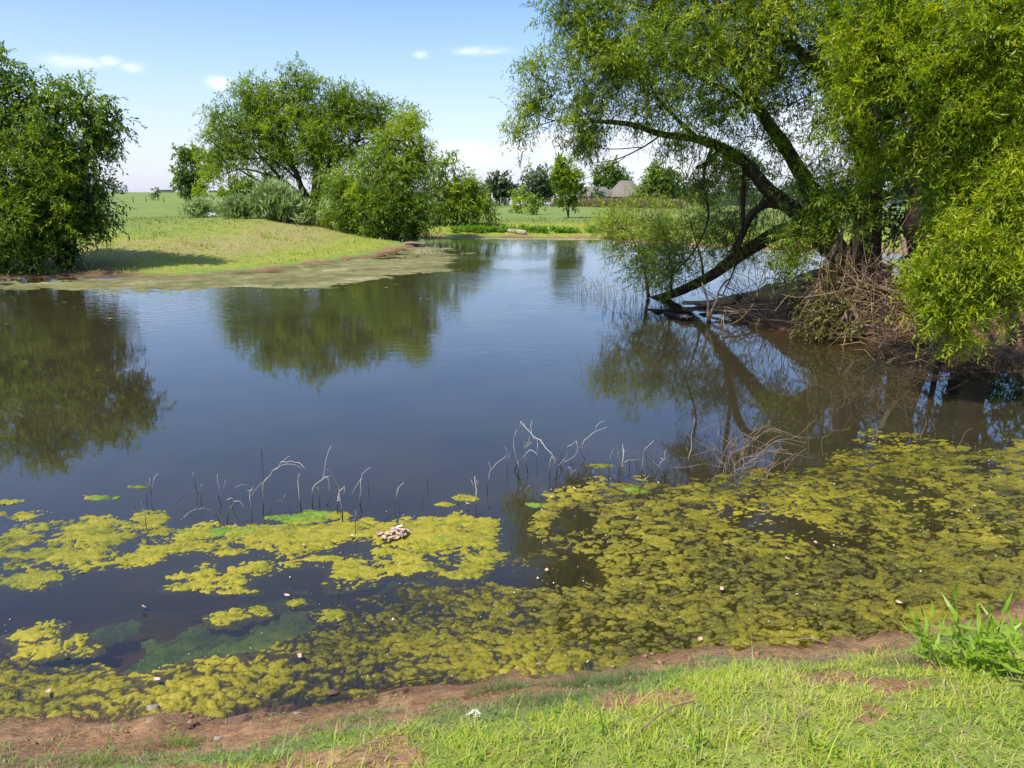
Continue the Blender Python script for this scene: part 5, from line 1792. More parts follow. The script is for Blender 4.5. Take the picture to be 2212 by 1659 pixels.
# the tangle, x 1540..1740: many stems; each one a stem of its own
where = ['low in the tangle before the pads', 'in the thick of the tangle', 'at the airy right end of the tangle']
adj = ['crooked', 'arched', 'leaning']
TPX = np.sort(1520 + 190 * rng.beta(2.2, 2.6, 46))
for k in range(46):
    px = TPX[k]
    py = 1010 + rng.uniform(-18, 26)
    hpx = rng.uniform(25, 105) * (1 if px < 1650 else .7)
    kind = k % 3
    lean = rng.normal(0, .55)
    if kind == 1:
        pts = [(px, py), (px + lean * 20, py - hpx * .6), (px + lean * 60 + 20 * np.sign(lean), py - hpx * .95), (px + lean * 110 + 60 * np.sign(lean), py - hpx * .7)]
    elif kind == 2:
        pts = [(px, py), (px + lean * hpx * .6, py - hpx * .5), (px + lean * hpx * 1.4, py - hpx)]
    else:
        pts = [(px, py), (px + rng.normal(0, 6), py - hpx * .35), (px + rng.normal(0, 14), py - hpx * .7), (px + rng.normal(0, 22), py - hpx)]
    zone = 0 if px < 1580 else 1 if px < 1650 else 2
    tw = [(pts[-2][0], pts[-2][1]), (pts[-2][0] + rng.normal(0, 16), pts[-2][1] - rng.uniform(5, 26))]
    stem_thing(pts, 'tan %s dead stem, %s from the %s in the tangle by the mat edge' % (adj[kind], ORD[k if k < 23 else 45 - k], 'left' if k < 23 else 'right'), 'tan stems of the tangle by the mat edge', .0038, k + 100, [tw] if k % 2 else None, mat='deadwood')
for k, (pts, lab) in enumerate([
        ([(1890, 955), (1895, 935), (1905, 930)], 'pale husked stub on the right algae edge'),
        ([(1990, 930), (1985, 915), (1960, 900)], 'thin stem slanting left in the dark right water'),
        ([(1985, 945), (2000, 915), (1992, 890)], 'upright pale stem in the dark right water'),
        ([(2070, 960), (2085, 935), (2100, 925)], 'bent pale stem near the right edge pads'),
        ([(2012, 975), (2020, 945), (2005, 900), (2002, 885)], 'tall thin stem before the right water shadow'),
        ([(1780, 985), (1775, 950), (1800, 930), (1835, 925)], 'thin arching stem between the tangle and the right pads'),
        ([(1750, 975), (1745, 935), (1752, 905)], 'upright stem just right of the tangle'),
        ([(2190, 990), (2196, 965), (2210, 955)], 'short stem at the right edge of the picture')]):
    stem_thing(pts, lab, 'dead stems on the right', .0034, k + 200, mat='deadwood')

# fine dead weeds by the sunken limb, y ~ 620
SPX = np.sort(1235 + 150 * rng.random(44))
for k in range(44):
    px = SPX[k]
    py = 628 + (px - 1235) * .09 + rng.uniform(-4, 6)
    hp = rng.uniform(8, 62) * (.6 + .4 * math.sin((px - 1235) * .06) ** 2)
    pts = [(px, py), (px + rng.normal(0, 4), py - hp * .5), (px + rng.normal(0, 10), py - hp)]
    zone = 'at the left end' if px < 1285 else 'in the middle' if px < 1335 else 'at the limb end'
    stem_thing(pts, 'fine dead weed stalk by the sunken limb, %s from the %s' % (ORD[k if k < 22 else 43 - k], 'left' if k < 22 else 'right'), 'fine weed stalks by the sunken limb', .005, k + 300,
               [[(pts[1][0], pts[1][1]), (pts[1][0] + rng.normal(0, 12), pts[1][1] - hp * .4)]], mat='deadwood')
TWX = np.sort(1300 + 180 * rng.random(26))
for k in range(26):
    px = TWX[k]
    py = rng.uniform(655, 685)
    hp = rng.uniform(6, 30)
    pts = [(px, py), (px + rng.normal(0, 3), py - hp * .5), (px + rng.normal(0, 5), py - hp)]
    stem_thing(pts, 'short black twig in the water before the sunken limb, %s from the %s' % (ORD[k if k < 13 else 25 - k], 'left' if k < 13 else 'right'), 'short black twigs before the sunken limb', .006, k + 400, mat='driftwood_dark')
for k in range(16):
    px, py = 870 + k * 8 + rng.uniform(-3, 3), 556 - k * .8 + rng.uniform(-5, 5)
    stem_thing([(px, py), (px + rng.normal(0, 2), py - 6), (px + rng.normal(0, 3), py - rng.uniform(8, 16))], 'pale reed stub off the tip of the grassy point, %s from the left' % ORD[k], 'pale reed stubs off the point', .014, k + 500)


# ------------------------------------------------------------------ dead wood on the mound
def z4(x, y, Y): return D(1481.2 + x * .3304, 493.7 + y * .3304, Y)


def mound_wood():
    root = empty('root_tangle', g0(1860, 14.0, 0), 'tangle of brown roots and bleached dead branches on the willow mound', 'roots')
    mb = MB()
    big = [([(1065, 475), (1130, 600), (1165, 690)], 12.7, .035), ([(1150, 230), (1220, 380), (1270, 480), (1310, 640)], 12.9, .04), ([(1240, 370), (1400, 430), (1500, 490), (1540, 600)], 12.7, .028),
           ([(1090, 610), (1250, 650), (1400, 655)], 12.6, .03), ([(940, 190), (990, 80), (1040, 0)], 13.1, .03), ([(990, 180), (985, 420)], 13.0, .03), ([(650, 440), (780, 350), (900, 280)], 14.5, .035),
           ([(250, 540), (400, 560), (520, 600), (650, 600), (760, 560)], 14.3, .022), ([(1020, 0), (1010, 150), (960, 330), (930, 420)], 13, .028), ([(1110, 10), (1100, 180), (1020, 420), (1000, 560)], 13.0, .045),
           ([(1290, 200), (1420, 270), (1550, 350)], 12.8, .015), ([(880, 560), (940, 500), (980, 430)], 12.9, .04), ([(1250, 660), (1330, 580), (1370, 490)], 12.6, .012), ([(1320, 570), (1350, 660)], 12.6, .012),
           ([(1420, 60), (1460, 250), (1560, 380)], 13.0, .05), ([(1050, 560), (1060, 690)], 12.5, .014), ([(1100, 650), (1150, 710)], 12.45, .02)]
    for pts, Y, r in big:
        P = [(*z4(x, y, Y + rng.normal(0, .05)), r * (1 - .5 * i / len(pts))) for i, (x, y) in enumerate(pts)]
        V, Fc = tube_geo([p[:3] for p in P], [p[3] for p in P], 8, .15, .12, int(r * 1000))
        mesh_obj('dead_branch', V, Fc, M['deadwood'], root, smooth=True)
    # root ridges flowing down to the left
    for k in range(170):
        s = rng.uniform(.2, 1)
        x0 = 1500 + 340 * s
        a = rng.uniform(-.9, .9)
        P = []
        rr0 = rng.choice([.02, .035, .055, .075]) * rng.uniform(.7, 1.2)
        Yr = 16.6 - 2.4 * s
        ln = rng.uniform(60, 200)
        for q in range(6):
            px = x0 + 60 - ln * q / 5 + 25
            ss = (px - 1560) / 290
            Yc = np.interp(px, [1575, 1640, 1700, 1770, 1850, 1960], [16.7, 16.2, 15.6, 15.0, 14.3, 13.9])
            w_ = np.interp(px, [1575, 1640, 1700, 1770, 1850, 1960], [.25, .4, .65, .85, 1.0, 1.1])
            yy = Yc + a * w_ - .3 * w_
            xx = D(px, 620, yy)[0]
            P.append((xx, yy, max(hz(xx, yy), -.03) + .05 + abs(rng.normal(0, .05)), rr0 * (1.25 - .15 * q)))
        V, Fc = tube_geo([p[:3] for p in P], [p[3] for p in P], 7, .3, .12, k)
        mb.add(V, Fc)
    o = mb.build('root_mass', M['root'], root, smooth=True)
    tag(o, kind='stuff')
    # hundreds of thin twigs
    mb = MB()
    for k in range(820):
        zone = rng.random()
        if zone < .55:
            c = np.array(z4(rng.uniform(980, 1620), rng.uniform(230, 690), rng.uniform(12.4, 13.6)))
        elif zone < .78:
            x_ = rng.uniform(230, 700)
            c = np.array(z4(x_, rng.uniform(470, 600), rng.uniform(14.0, 15.5)))
        else:
            c = np.array(z4(rng.uniform(880, 1150), rng.uniform(60, 480), rng.uniform(12.9, 13.4)))
        c[2] = max(c[2], .06)
        d = norm(rng.normal(size=3) * np.array([1, .45, .8]))
        if zone >= .78:
            d = norm(np.array([rng.normal(0, .35), rng.normal(0, .2), -1]))
        ln = rng.uniform(.25, 1.2)
        n_ = norm(rng.normal(size=3))
        r = rng.uniform(.003, .010)
        P = [(*(c + d * ln * t + n_ * ln * .2 * math.sin(t * 3.1)), r * (1 - .5 * t)) for t in (0, .33, .66, 1)]
        P = [(p[0], p[1], max(p[2], .01), p[3]) for p in P]
        V, Fc = tube_geo([p[:3] for p in P], [p[3] for p in P], 4, 0, .15, k, caps=False)
        mb.add(V, Fc)
    o = mb.build('twig_mass', M['root'], root)
    tag(o, kind='stuff')
    # low twigs & brush behind the mound
    mb = MB()
    for k in range(160):
        c = D(rng.uniform(1600, 1800), rng.uniform(600, 655), rng.uniform(15.8, 16.8))
        c[2] = abs(rng.normal(0, .1)) + .02
        d = norm(np.array([rng.normal(0, .6), rng.normal(0, .3), 1.0]))
        ln = rng.uniform(.15, .7)
        P = [(*(c + d * ln * t), .005 * (1 - .6 * t)) for t in (0, .5, 1)]
        V, Fc = tube_geo([p[:3] for p in P], [p[3] for p in P], 3, 0, .3, k, caps=False)
        mb.add(V, Fc)
    o = mb.build('back_twig_mass', M['deadwood'], root)
    tag(o, kind='stuff')
    # litter on the right bank
    mb = MB()
    for k in range(420):
        px = rng.uniform(1880, 2350); py = rng.uniform(640, 790)
        p = G(px, py)
        if p[1] > 14.5: continue
        d = norm(np.array([rng.normal(), rng.normal() * .6, rng.uniform(0, .4)]))
        ln = rng.uniform(.15, .8); r = rng.uniform(.003, .008)
        P = [(*(p + np.array([0, 0, .02]) + d * ln * t + np.array([0, 0, .1 * math.sin(3 * t)])), r) for t in (0, .5, 1)]
        V, Fc = tube_geo([q[:3] for q in P], [q[3] for q in P], 4, 0, .2, k, caps=False)
        mb.add(V, Fc)
    o = mb.build('stick_litter', M['root'])
    tag(o, 'fallen sticks littering the shaded brown bank at the right', 'sticks', kind='stuff')


mound_wood()

# dry vine over the roots
vb = [(1790, 690, 12.7, 36, .5), (1750, 690, 12.9, 28, .45), (1820, 668, 12.7, 30, .5), (1770, 715, 12.6, 22, .4), (1830, 705, 12.5, 22, .45), (1800, 640, 12.9, 20, .4), (1795, 590, 13, 14, .35), (1735, 712, 12.9, 16, .4)]
v0 = D(1800, 720, 12.7); v0[2] = max(0, hz(v0[0], 12.7))
tree('dry_vine', 'olive small leaved vine hanging over the roots at the mound edge', 'vine', v0,
     [[(*v0, .02)] + L((1795, 660, 12.9, .018), (1800, 600, 13, .015), (1810, 550, 13.1, .01))], vb,
     (.05, .026), 'olive_leaf', 'deadwood', cover=.8, nspr=5, nl=8, slen=.22, droop=.5, step=.2, r0=.003, segs=6, rmax=.012, zmin=.03)


# ------------------------------------------------------------------ logs, stump, turtles
def z3(x, y): return (1261.8 + x * .1984, 548.6 + y * .1984)


def zt(x, y, Y): return D(*z3(x, y), Y)


def world_tube(name, pts, mat, label, cat, segs=10, rough=.2, parent=None, step=.08, group=None):
    V, Fc = tube_geo([p[:3] for p in pts], [p[3] for p in pts], segs, rough, step, seed=len(name) + int(abs(pts[0][0]) * 10))
    if parent is None:
        c = np.array(pts[0][:3])
        o = mesh_obj(name, V - c, Fc, M[mat], smooth=True)
        o.location = c
        tag(o, label, cat, group)
    else:
        o = mesh_obj(name, V, Fc, M[mat], parent, smooth=True)
    return o


Yl = W(*z3(1000, 690))[1]
wp = lambda x, y, z: tuple(W(*z3(x, y), z))
world_tube('floating_log', [(*wp(880, 640, .0), .03), (*wp(940, 665, .02), .06), (*wp(1040, 690, .03), .07), (*wp(1120, 715, .02), .07), (*wp(1160, 725, 0), .04)], 'driftwood_dark', 'dark waterlogged log the larger turtle basks on', 'log')
world_tube('floating_log', [(*wp(690, 600, .01), .014), (*wp(850, 612, .015), .018), (*wp(1000, 620, .02), .03), (*wp(1170, 640, .0), .02)], 'driftwood_dark', 'thin straight dark branch floating just behind the turtle log', 'branch')
world_tube('floating_log', [(*wp(740, 625, .0), .02), (*wp(800, 632, .02), .03), (*wp(860, 640, 0), .015)], 'driftwood_dark', 'short dark wood fragment floating left of the turtle log', 'driftwood')
world_tube('floating_log', [(*wp(1255, 655, 0), .02), (*wp(1320, 655, .02), .035), (*wp(1400, 648, 0), .02)], 'driftwood_dark', 'dark driftwood fragment beside the forked dead branch', 'driftwood')
YF = W(*z3(1355, 760))[1]
fk = empty('forked_driftwood', W(*z3(1355, 755)), 'pale forked dead branch standing upright in the water near the turtles', 'dead branch')
world_tube('stem', [(*wp(1357, 760, -.06), .04), (*zt(1357, 700, YF), .036), (*zt(1350, 650, YF), .03), (*zt(1350, 540, YF), .022), (*zt(1325, 430, YF), .018), (*zt(1285, 320, YF), .012)], 'deadwood', None, None, 8, parent=fk)
world_tube('fork', [(*zt(1365, 680, YF), .028), (*zt(1400, 600, YF), .026), (*zt(1440, 510, YF), .022), (*zt(1460, 420, YF + .1), .018), (*zt(1540, 300, YF + .3), .016), (*zt(1632, 248, YF + .4), .010)], 'deadwood', None, None, 8, parent=fk)
world_tube('side_twig', [(*zt(1440, 510, YF), .012), (*zt(1400, 470, YF), .010), (*zt(1340, 410, YF), .006)], 'deadwood', None, None, 6, parent=fk)
ss = zt(1690, 490, 16.2)
world_tube('broken_stump', [(*zt(1640, 560, 16.1), .10), (*zt(1665, 510, 16.1), .085), (*zt(1690, 475, 16.1), .07), (*zt(1712, 442, 16.1), .03)], 'driftwood_dark', 'jagged black stump on the left tip of the root mound', 'stump', 10, .35)
for k, (pp, r) in enumerate([([(1460, 440), (1540, 460), (1640, 510), (1700, 560)], .022), ([(1370, 545), (1480, 520), (1600, 510)], .025), ([(1380, 610), (1560, 620), (1750, 640), (1900, 700), (2050, 720)], .026),
                             ([(1510, 760), (1560, 710), (1700, 700)], .02), ([(1440, 580), (1600, 600), (1760, 610)], .018), ([(1530, 350), (1700, 440), (1850, 580), (1950, 690)], .013), ([(1840, 720), (2000, 715), (2190, 730)], .022),
                             ([(1260, 530), (1400, 560), (1540, 575)], .012), ([(1430, 500), (1490, 560), (1530, 650)], .014)]):
    P = []
    for i, (x, y) in enumerate(pp):
        q = zt(x, y, np.interp(x, [1300, 1700, 2200], [15.7, 15.0, 13.9]))
        q[2] = max(q[2], .01)
        P.append((*q, r * (1 - .3 * i / len(pp))))
    world_tube('driftwood', P, 'deadwood' if k % 2 else 'root', ['dead branch curving onto the black stump', 'reddish dead branch pointing left from the stump foot', 'long pale branch lying along the front of the mound', 'dark hooked branch at the waterline under the stump',
               'straight branch between stump and mound front', 'thin straight rod leaning across the mound left end', 'pale branch lying at the mound waterline', 'thin dead branch reaching furthest left from the mound', 'short dead branch crossing the forked branch'][k], 'dead branch', 7, .15)


def turtle(loc, L_, head, label, pale=False):
    root = empty('turtle', loc, label, 'turtle')
    nu, nv = 20, 9
    V = []
    hx, hy = head
    for i in range(nv):
        ph = (i / (nv - 1)) * math.pi / 2
        for j in range(nu):
            a = 2 * math.pi * j / nu
            k = 1 + .03 * math.cos(6 * a)
            V.append([math.cos(a) * math.cos(ph) * L_ * .5 * k, math.sin(a) * math.cos(ph) * L_ * .38 * k, math.sin(ph) * L_ * .26 * (1 + .02 * math.cos(8 * a))])
    V = np.array(V)
    rim = V[:nu].copy(); rim[:, :2] *= 1.07; rim[:, 2] = -L_ * .03
    bot = rim.copy(); bot[:, :2] *= .8; bot[:, 2] = -L_ * .09
    V = np.vstack([bot, rim, V])
    n = nv + 2
    i = np.arange(n - 1)[:, None]; j = np.arange(nu)[None]
    a = i * nu + j; b = i * nu + (j + 1) % nu
    Q = np.stack([a, b, b + nu, a + nu], -1).reshape(-1, 4)
    cap = np.arange(nu)[::-1][None]
    ang = math.atan2(hy, hx)
    R = np.array([[math.cos(ang), -math.sin(ang), 0], [math.sin(ang), math.cos(ang), 0], [0, 0, 1]])
    base = np.array(loc) + np.array([0, 0, L_ * .09])
    tr = lambda V_: np.asarray(V_) @ R.T + base
    mesh_obj('shell', tr(V), [Q, cap], M['shell'], root, smooth=True)

    def lump(name, pts):
        V_, F_ = tube_geo([p[:3] for p in pts], [p[3] for p in pts], 8, .05, L_ * .06, 3)
        mesh_obj(name, tr(V_), F_, M['skin'], root, smooth=True)
    lump('head', [(L_ * .40, 0, 0, L_ * .06), (L_ * .54, 0, L_ * .05, L_ * .065), (L_ * .64, 0, L_ * .08, L_ * .085), (L_ * .72, 0, L_ * .075, L_ * .05)])
    for sx, sy in ((.33, 1), (.33, -1), (-.3, 1), (-.3, -1)):
        lump('leg', [(L_ * sx, sy * L_ * .28, -L_ * .03, L_ * .07), (L_ * (sx + .05), sy * L_ * .42, -L_ * .06, L_ * .06), (L_ * (sx + .1), sy * L_ * .5, -L_ * .1, L_ * .045)])
    lump('tail', [(-L_ * .48, 0, -L_ * .03, L_ * .04), (-L_ * .6, 0, -L_ * .06, L_ * .01)])


turtle(wp(1095, 695, .06), .20, (.8, -.5), 'larger dark domed turtle basking on the black floating log')
turtle(wp(1222, 700, .0), .10, (.8, .2), 'small turtle with its head raised in open water right of the log')

lg0 = G(*(1042.3 + 385 * .1488, 329.2 + 1165 * .1488)); lg1 = G(*(1042.3 + 612 * .1488, 329.2 + 1195 * .1488))
world_tube('bleached_log', [(lg0[0], lg0[1], lg0[2] + .1, .12), ((lg0[0] + lg1[0]) / 2, (lg0[1] + lg1[1]) / 2, (lg0[2] + lg1[2]) / 2 + .11, .14), (lg1[0], lg1[1], lg1[2] + .1, .15)], 'post', 'short pale bleached log lying on the mud of the far shore', 'log', 12, .08)


# ------------------------------------------------------------------ leaf heap
def curled_leaf(c, L_, w, ang, tilt, mat, parent=None, name='leaf'):
    n = 6
    V = []
    for i in range(n):
        t = i / (n - 1)
        ww = w * math.sin(math.pi * min(max(t, .04), .96)) ** .7
        for j in (-1, -.35, .35, 1):
            V.append([t * L_ - L_ / 2, j * ww / 2, .25 * w * j * j + tilt * L_ * (t - .5) ** 2 * 2])
    V = np.array(V)
    R = np.array([[math.cos(ang), -math.sin(ang), 0], [math.sin(ang), math.cos(ang), 0], [0, 0, 1]])
    rx = rng.normal(0, .35)
    X = np.array([[1, 0, 0], [0, math.cos(rx), -math.sin(rx)], [0, math.sin(rx), math.cos(rx)]])
    V = V @ X.T @ R.T + np.array(c)
    i = np.arange(n - 1)[:, None]; j = np.arange(3)[None]
    Q = np.stack([i * 4 + j, i * 4 + j + 1, i * 4 + j + 5, i * 4 + j + 4], -1).reshape(-1, 4)
    if parent is None:
        o = mesh_obj(name, V - np.array(c), [Q], M[mat], smooth=True)
        o.location = [float(q) for q in c]
        return o
    return mesh_obj(name, V, [Q], M[mat], parent, smooth=True)


h0 = W(862, 1160)
heap = empty('leaf_heap', h0, 'heap of pale pinkish dead leaves floating on the algae', 'leaf heap')
for k in range(26):
    a = rng.normal(0, .042); b = rng.normal(0, .038)
    z = .022 + .045 * math.exp(-(a * a + b * b) / .002) * rng.random()
    curled_leaf((h0[0] + a, h0[1] + b, z), rng.uniform(.045, .075), rng.uniform(.028, .045), rng.uniform(0, 6.28), rng.uniform(-.1, .25), 'pale_leaf' if k % 5 else 'paper', heap)
lf = [(395, 1105 + 60, 'brown'), (820, 1150, 'w')]
spots = [(655, 1185), (1180, 1010 + 230), (1010, 1095), (620, 1295), (310, 1320), (340, 1478), (650, 1425), (105, 1505), (760, 1165), (1240, 1062), (1190, 1080), (1700, 1215), (1560, 1280), (1760, 1180), (1350, 1330), (1940, 1310), (1510, 1490 - 100), (2090, 1110), (1885, 1090), (1480, 1150)]
places = ['among the left algae patches', 'on the green water left of the mat', 'on the olive mat']
for k, (px, py) in enumerate(spots):
    p = W(px, py)
    p[2] = .025
    o = curled_leaf(p, .04, .024, rng.uniform(0, 6), .2, 'pale_leaf', None, 'fallen_leaf')
    q = sorted(spots).index((px, py))
    tag(o, 'small pale dead leaf floating on the near water, %s leaf from the left' % ORD[q], 'leaf', 'pale dead leaves floating on the near water')


# ------------------------------------------------------------------ near bank bits
def bank_stick(p0, p1, r, label, lift=.01, bendz=.02, mat='deadwood', side=None):
    a, b = G(*p0), G(*p1)
    m_ = (a + b) / 2
    m_[2] = max(hz(m_[0], m_[1]), 0) + lift + bendz
    P = [(a[0], a[1], max(a[2], 0) + lift, r), (*m_, r * .9), (b[0], b[1], max(b[2], 0) + lift, r * .6)]
    o = world_tube('stick', P, mat, label, 'stick', 6, .2, step=.03)
    if side:
        c = G(*side)
        V, Fc = tube_geo([m_, (c[0], c[1], max(c[2], 0) + lift)], [r * .6, r * .4], 5, .1, .03)
        s = mesh_obj('side_twig', V - np.array(o.location)[None], Fc, M[mat], smooth=True)
        s.parent = o
    return o


bank_stick((812, 1500), (935, 1470), .0045, 'dark thin stick lying half in the algae at the shore', mat='bark')
bank_stick((1375, 1600), (1498, 1527), .0035, 'pale crooked twig lying on the bright near grass', .025, side=(1475, 1566))
bank_stick((1715, 1388), (1782, 1396), .005, 'pale stick lying on the wet red mud at the mat edge')
bank_stick((1755, 1440), (1850, 1424), .0022, 'long thin dry stalk on the mud right of centre', .012)
bank_stick((1560, 1436), (1660, 1440), .002, 'thin dry stalk lying on the red mud', .012)
bank_stick((1180, 1325), (1245, 1292), .0032, 'tan stick lying on the olive algae mat', .03)
bank_stick((1985, 1385), (2010, 1392), .007, 'stubby dark stick on the mud left of the leafy plant', .01)
for k, (px, py, s, lab) in enumerate([(330, 1535, .022, 'flat pinkish stone on the mud at the left waterline'), (470, 1598, .014, 'small pale stone on the left red mud'), (720, 1498, .02, 'grey stone in the mud under the dark stick'),
                                      (1135, 1483, .014, 'pale stone at the grass edge below the shore'), (1165, 1435, .012, 'yellowish pebble beside the olive mat'), (410, 1575, .02, 'dark clod on the left red mud'), (1555, 1415, .012, 'yellowish pebble on the red mud right of centre'),
                                      (640, 1545, .012, 'small stone on the mud left of the white scrap')]):
    p = G(px, py)
    mb = MB()
    n = 24
    d = norm(rng.normal(size=(1, 3)))
    nu, nv = 9, 5
    V = []
    for i in range(nv + 1):
        ph = -math.pi / 2 + math.pi * i / nv
        for j in range(nu):
            a = 2 * math.pi * j / nu
            q = s * (1 + .25 * math.sin(3 * a + k) * math.cos(ph) + rng.normal(0, .07))
            V.append([math.cos(a) * math.cos(ph) * q * 1.4, math.sin(a) * math.cos(ph) * q, math.sin(ph) * q * .5])
    i = np.arange(nv)[:, None]; j = np.arange(nu)[None]
    a = i * nu + j; b = i * nu + (j + 1) % nu
    o = mesh_obj('stone', np.array(V), [np.stack([a, b, b + nu, a + nu], -1).reshape(-1, 4)], M['stone'] if 'dark' not in lab else M['brick'], smooth=True)
    o.location = (p[0], p[1], max(p[2], 0) + s * .2)
    tag(o, lab, 'stone')
p = G(1025, 1556)
sc = empty('paper_scrap', p, 'torn white scrap of paper lying in the near grass', 'litter')
for k in range(5):
    curled_leaf((p[0] + rng.normal(0, .009), p[1] + rng.normal(0, .007), p[2] + .016 + .003 * k), .04, .026, rng.uniform(0, 6), .15, 'paper', sc, 'scrap')


# leafy plants on the right
def leafy_plant(px, py, stems, label, seed, hm=.30, name='leafy_weed', nleaf=7, LL=.115, group='leafy weeds on the near bank'):
    b = G(px, py)
    root = empty(name, b, label, 'weed', group)
    for s in range(stems):
        a = rng.uniform(0, 2 * math.pi)
        tilt = rng.uniform(.15, .65)
        h = hm * rng.uniform(.6, 1.15)
        d = np.array([math.cos(a) * tilt, math.sin(a) * tilt * .6, 1.0])
        d /= np.linalg.norm(d)
        P = [np.array(b) + np.array([rng.normal(0, .03), rng.normal(0, .03), -.01])]
        P += [P[0] + d * h * t + np.array([0, 0, .05 * h * math.sin(3 * t)]) for t in (.33, .66, 1)]
        V, Fc = tube_geo(P, [.004, .0035, .003, .0015], 5, 0, .06)
        mesh_obj('stem', V, Fc, M['weed'], root, tint=np.full(sum(len(f) for f in Fc), .45), smooth=True)
        n = nleaf + int(rng.integers(0, 3))
        for q in range(n):
            t = .2 + .8 * q / (n - 1)
            B = P[0] + d * h * t + np.array([0, 0, .05 * h * math.sin(3 * t)])
            aa = a + q * 2.4 + rng.normal(0, .3)
            ld = norm(np.array([[math.cos(aa), math.sin(aa), rng.uniform(-.15, .45)]]))
            if q == n - 1: ld = norm(d[None] + .2 * ld)
            wd = norm(np.cross(ld, [[0, 0, 1.0]] + rng.normal(0, .25, (1, 3))))
            V, Q = leaf_geo(B[None], ld, wd, LL * rng.uniform(.75, 1.25), LL * .15, .25, True)
            mesh_obj('leaf', V, [Q], M['weed'], root, tint=np.full(2, rng.normal(.8, .15)))
    return root


leafy_plant(2065, 1445, 6, 'tallest leafy weed with long narrow leaves at the right shore', 1, .27)
leafy_plant(2010, 1420, 3, 'leafy weed leaning left over the mud beside the tallest weed', 2, .20)
leafy_plant(2120, 1455, 3, 'low leafy weed just right of the tallest weed', 3, .17)
leafy_plant(2200, 1470, 6, 'bushy leafy weed cut by the right edge of the picture', 4, .24)
leafy_plant(2190, 1420, 3, 'single stemmed leafy weed behind the right edge weed', 5, .2)
leafy_plant(1295, 1600, 1, 'small upright weed shoot in the bright grass left of the twig', 6, .10, nleaf=5, LL=.06)
leafy_plant(1500, 1620, 2, 'small two shoot weed in the bright grass right of the twig', 7, .09, nleaf=5, LL=.06)
leafy_plant(1790, 1625, 2, 'yellowing small weed at the bottom right grass', 8, .08, nleaf=5, LL=.06)


def tuft(px, py, label, n, h, tint, R=.09):
    b = G(px, py)
    k = rng.normal(0, 1, (n, 2)) * R * np.array([[1, .5]])
    x = b[0] + k[:, 0]; y = b[1] + k[:, 1]
    P = np.stack([x, y, hgt(x, y) - .004], -1)
    V, Fs, t = blades(P, h * rng.uniform(.4, 1.1, n), .0028, 1.0, rng.normal(tint, .1, n), 3)
    root = empty('grass_tuft', b, label, 'grass tuft', 'blue green grass tufts at the mud edge')
    tag(mesh_obj('blade_mass', V, Fs, M['grass'], root, tint=t), kind='stuff')


tuft(1290, 1482, 'fluffy bluish green grass tuft at the mud edge near centre', 900, .075, .1, .12)
tuft(1090, 1490, 'bluish grass tuft just left of the fluffy centre tuft', 500, .06, .15, .1)
tuft(1180, 1512, 'thin bluish grass tuft right of the white scrap', 450, .05, .15, .1)
tuft(1960, 1440, 'dull green grass tuft left of the tallest leafy weed', 500, .06, .15, .12)
tuft(2130, 1390, 'dull green grass tuft behind the leafy weeds', 500, .07, .15, .1)
tuft(395, 1610, 'small spiky grass tuft on the left red mud', 220, .06, .3, .05)
tuft(215, 1650, 'small spiky grass tuft at the bottom left corner', 220, .06, .35, .06)
tuft(1700, 1450, 'flat dull grass tuft beside the mud right of centre', 400, .05, .2, .12)


# ------------------------------------------------------------------ fences, posts, house
def box_geo(c, s):
    x, y, z = [v / 2 for v in s]
    V = np.array([[-x, -y, -z], [x, -y, -z], [x, y, -z], [-x, y, -z], [-x, -y, z], [x, -y, z], [x, y, z], [-x, y, z]]) + np.array(c)
    Q = np.array([[0, 3, 2, 1], [4, 5, 6, 7], [0, 1, 5, 4], [1, 2, 6, 5], [2, 3, 7, 6], [3, 0, 4, 7]])
    return V, Q


def box(name, c, s, mat, parent=None):
    V, Q = box_geo(c, s)
    return mesh_obj(name, V, [Q], M[mat], parent)


gb = G(1142, 447)
mpp = gb[1] / F
gate = empty('field_gate', gb, 'small white wooden field gate with two posts in the far fence', 'gate')
zb = gb[2]
for px in (1169, 1193):
    p = D(px, 440, gb[1])
    box('post', (p[0], gb[1], zb + 16 * mpp / 2), (.16, .16, 16 * mpp), 'post', gate)
p1, p2 = D(1169, 440, gb[1]), D(1193, 440, gb[1])
box('rail', ((p1[0] + p2[0]) / 2, gb[1], zb + .45), (p2[0] - p1[0] - .16, .07, .12), 'white', gate)
box('rail', ((p1[0] + p2[0]) / 2, gb[1], zb + .8), (p2[0] - p1[0] - .16, .05, .05), 'metal_post', gate)

fl = empty('wire_fence', G(1100, 447), 'low wire fence with thin posts running behind the far field', 'fence')
fpts = []
for px in list(range(1068, 1160, 14)) + list(range(1205, 1480, 22)) + list(range(1500, 1800, 30)):
    g1 = G(px, 447 + .5 * math.sin(px))
    g1[1] = gb[1] + 1.0
    g1[0] = D(px, 447, g1[1])[0]
    g1[2] = hz(g1[0], g1[1])
    fpts.append(g1)
    box('post', (g1[0], g1[1], g1[2] + .55), (.09, .09, 1.1), 'post' if px % 28 else 'metal_post', fl)
for zz in (.35, .65, .95):
    P = [(g1[0], g1[1] - .06, g1[2] + zz) for g1 in fpts]
    V, Fc = tube_geo(P, [.012] * len(P), 4, 0, 3, caps=False)
    mesh_obj('wire', V, Fc, M['metal_post'], fl)

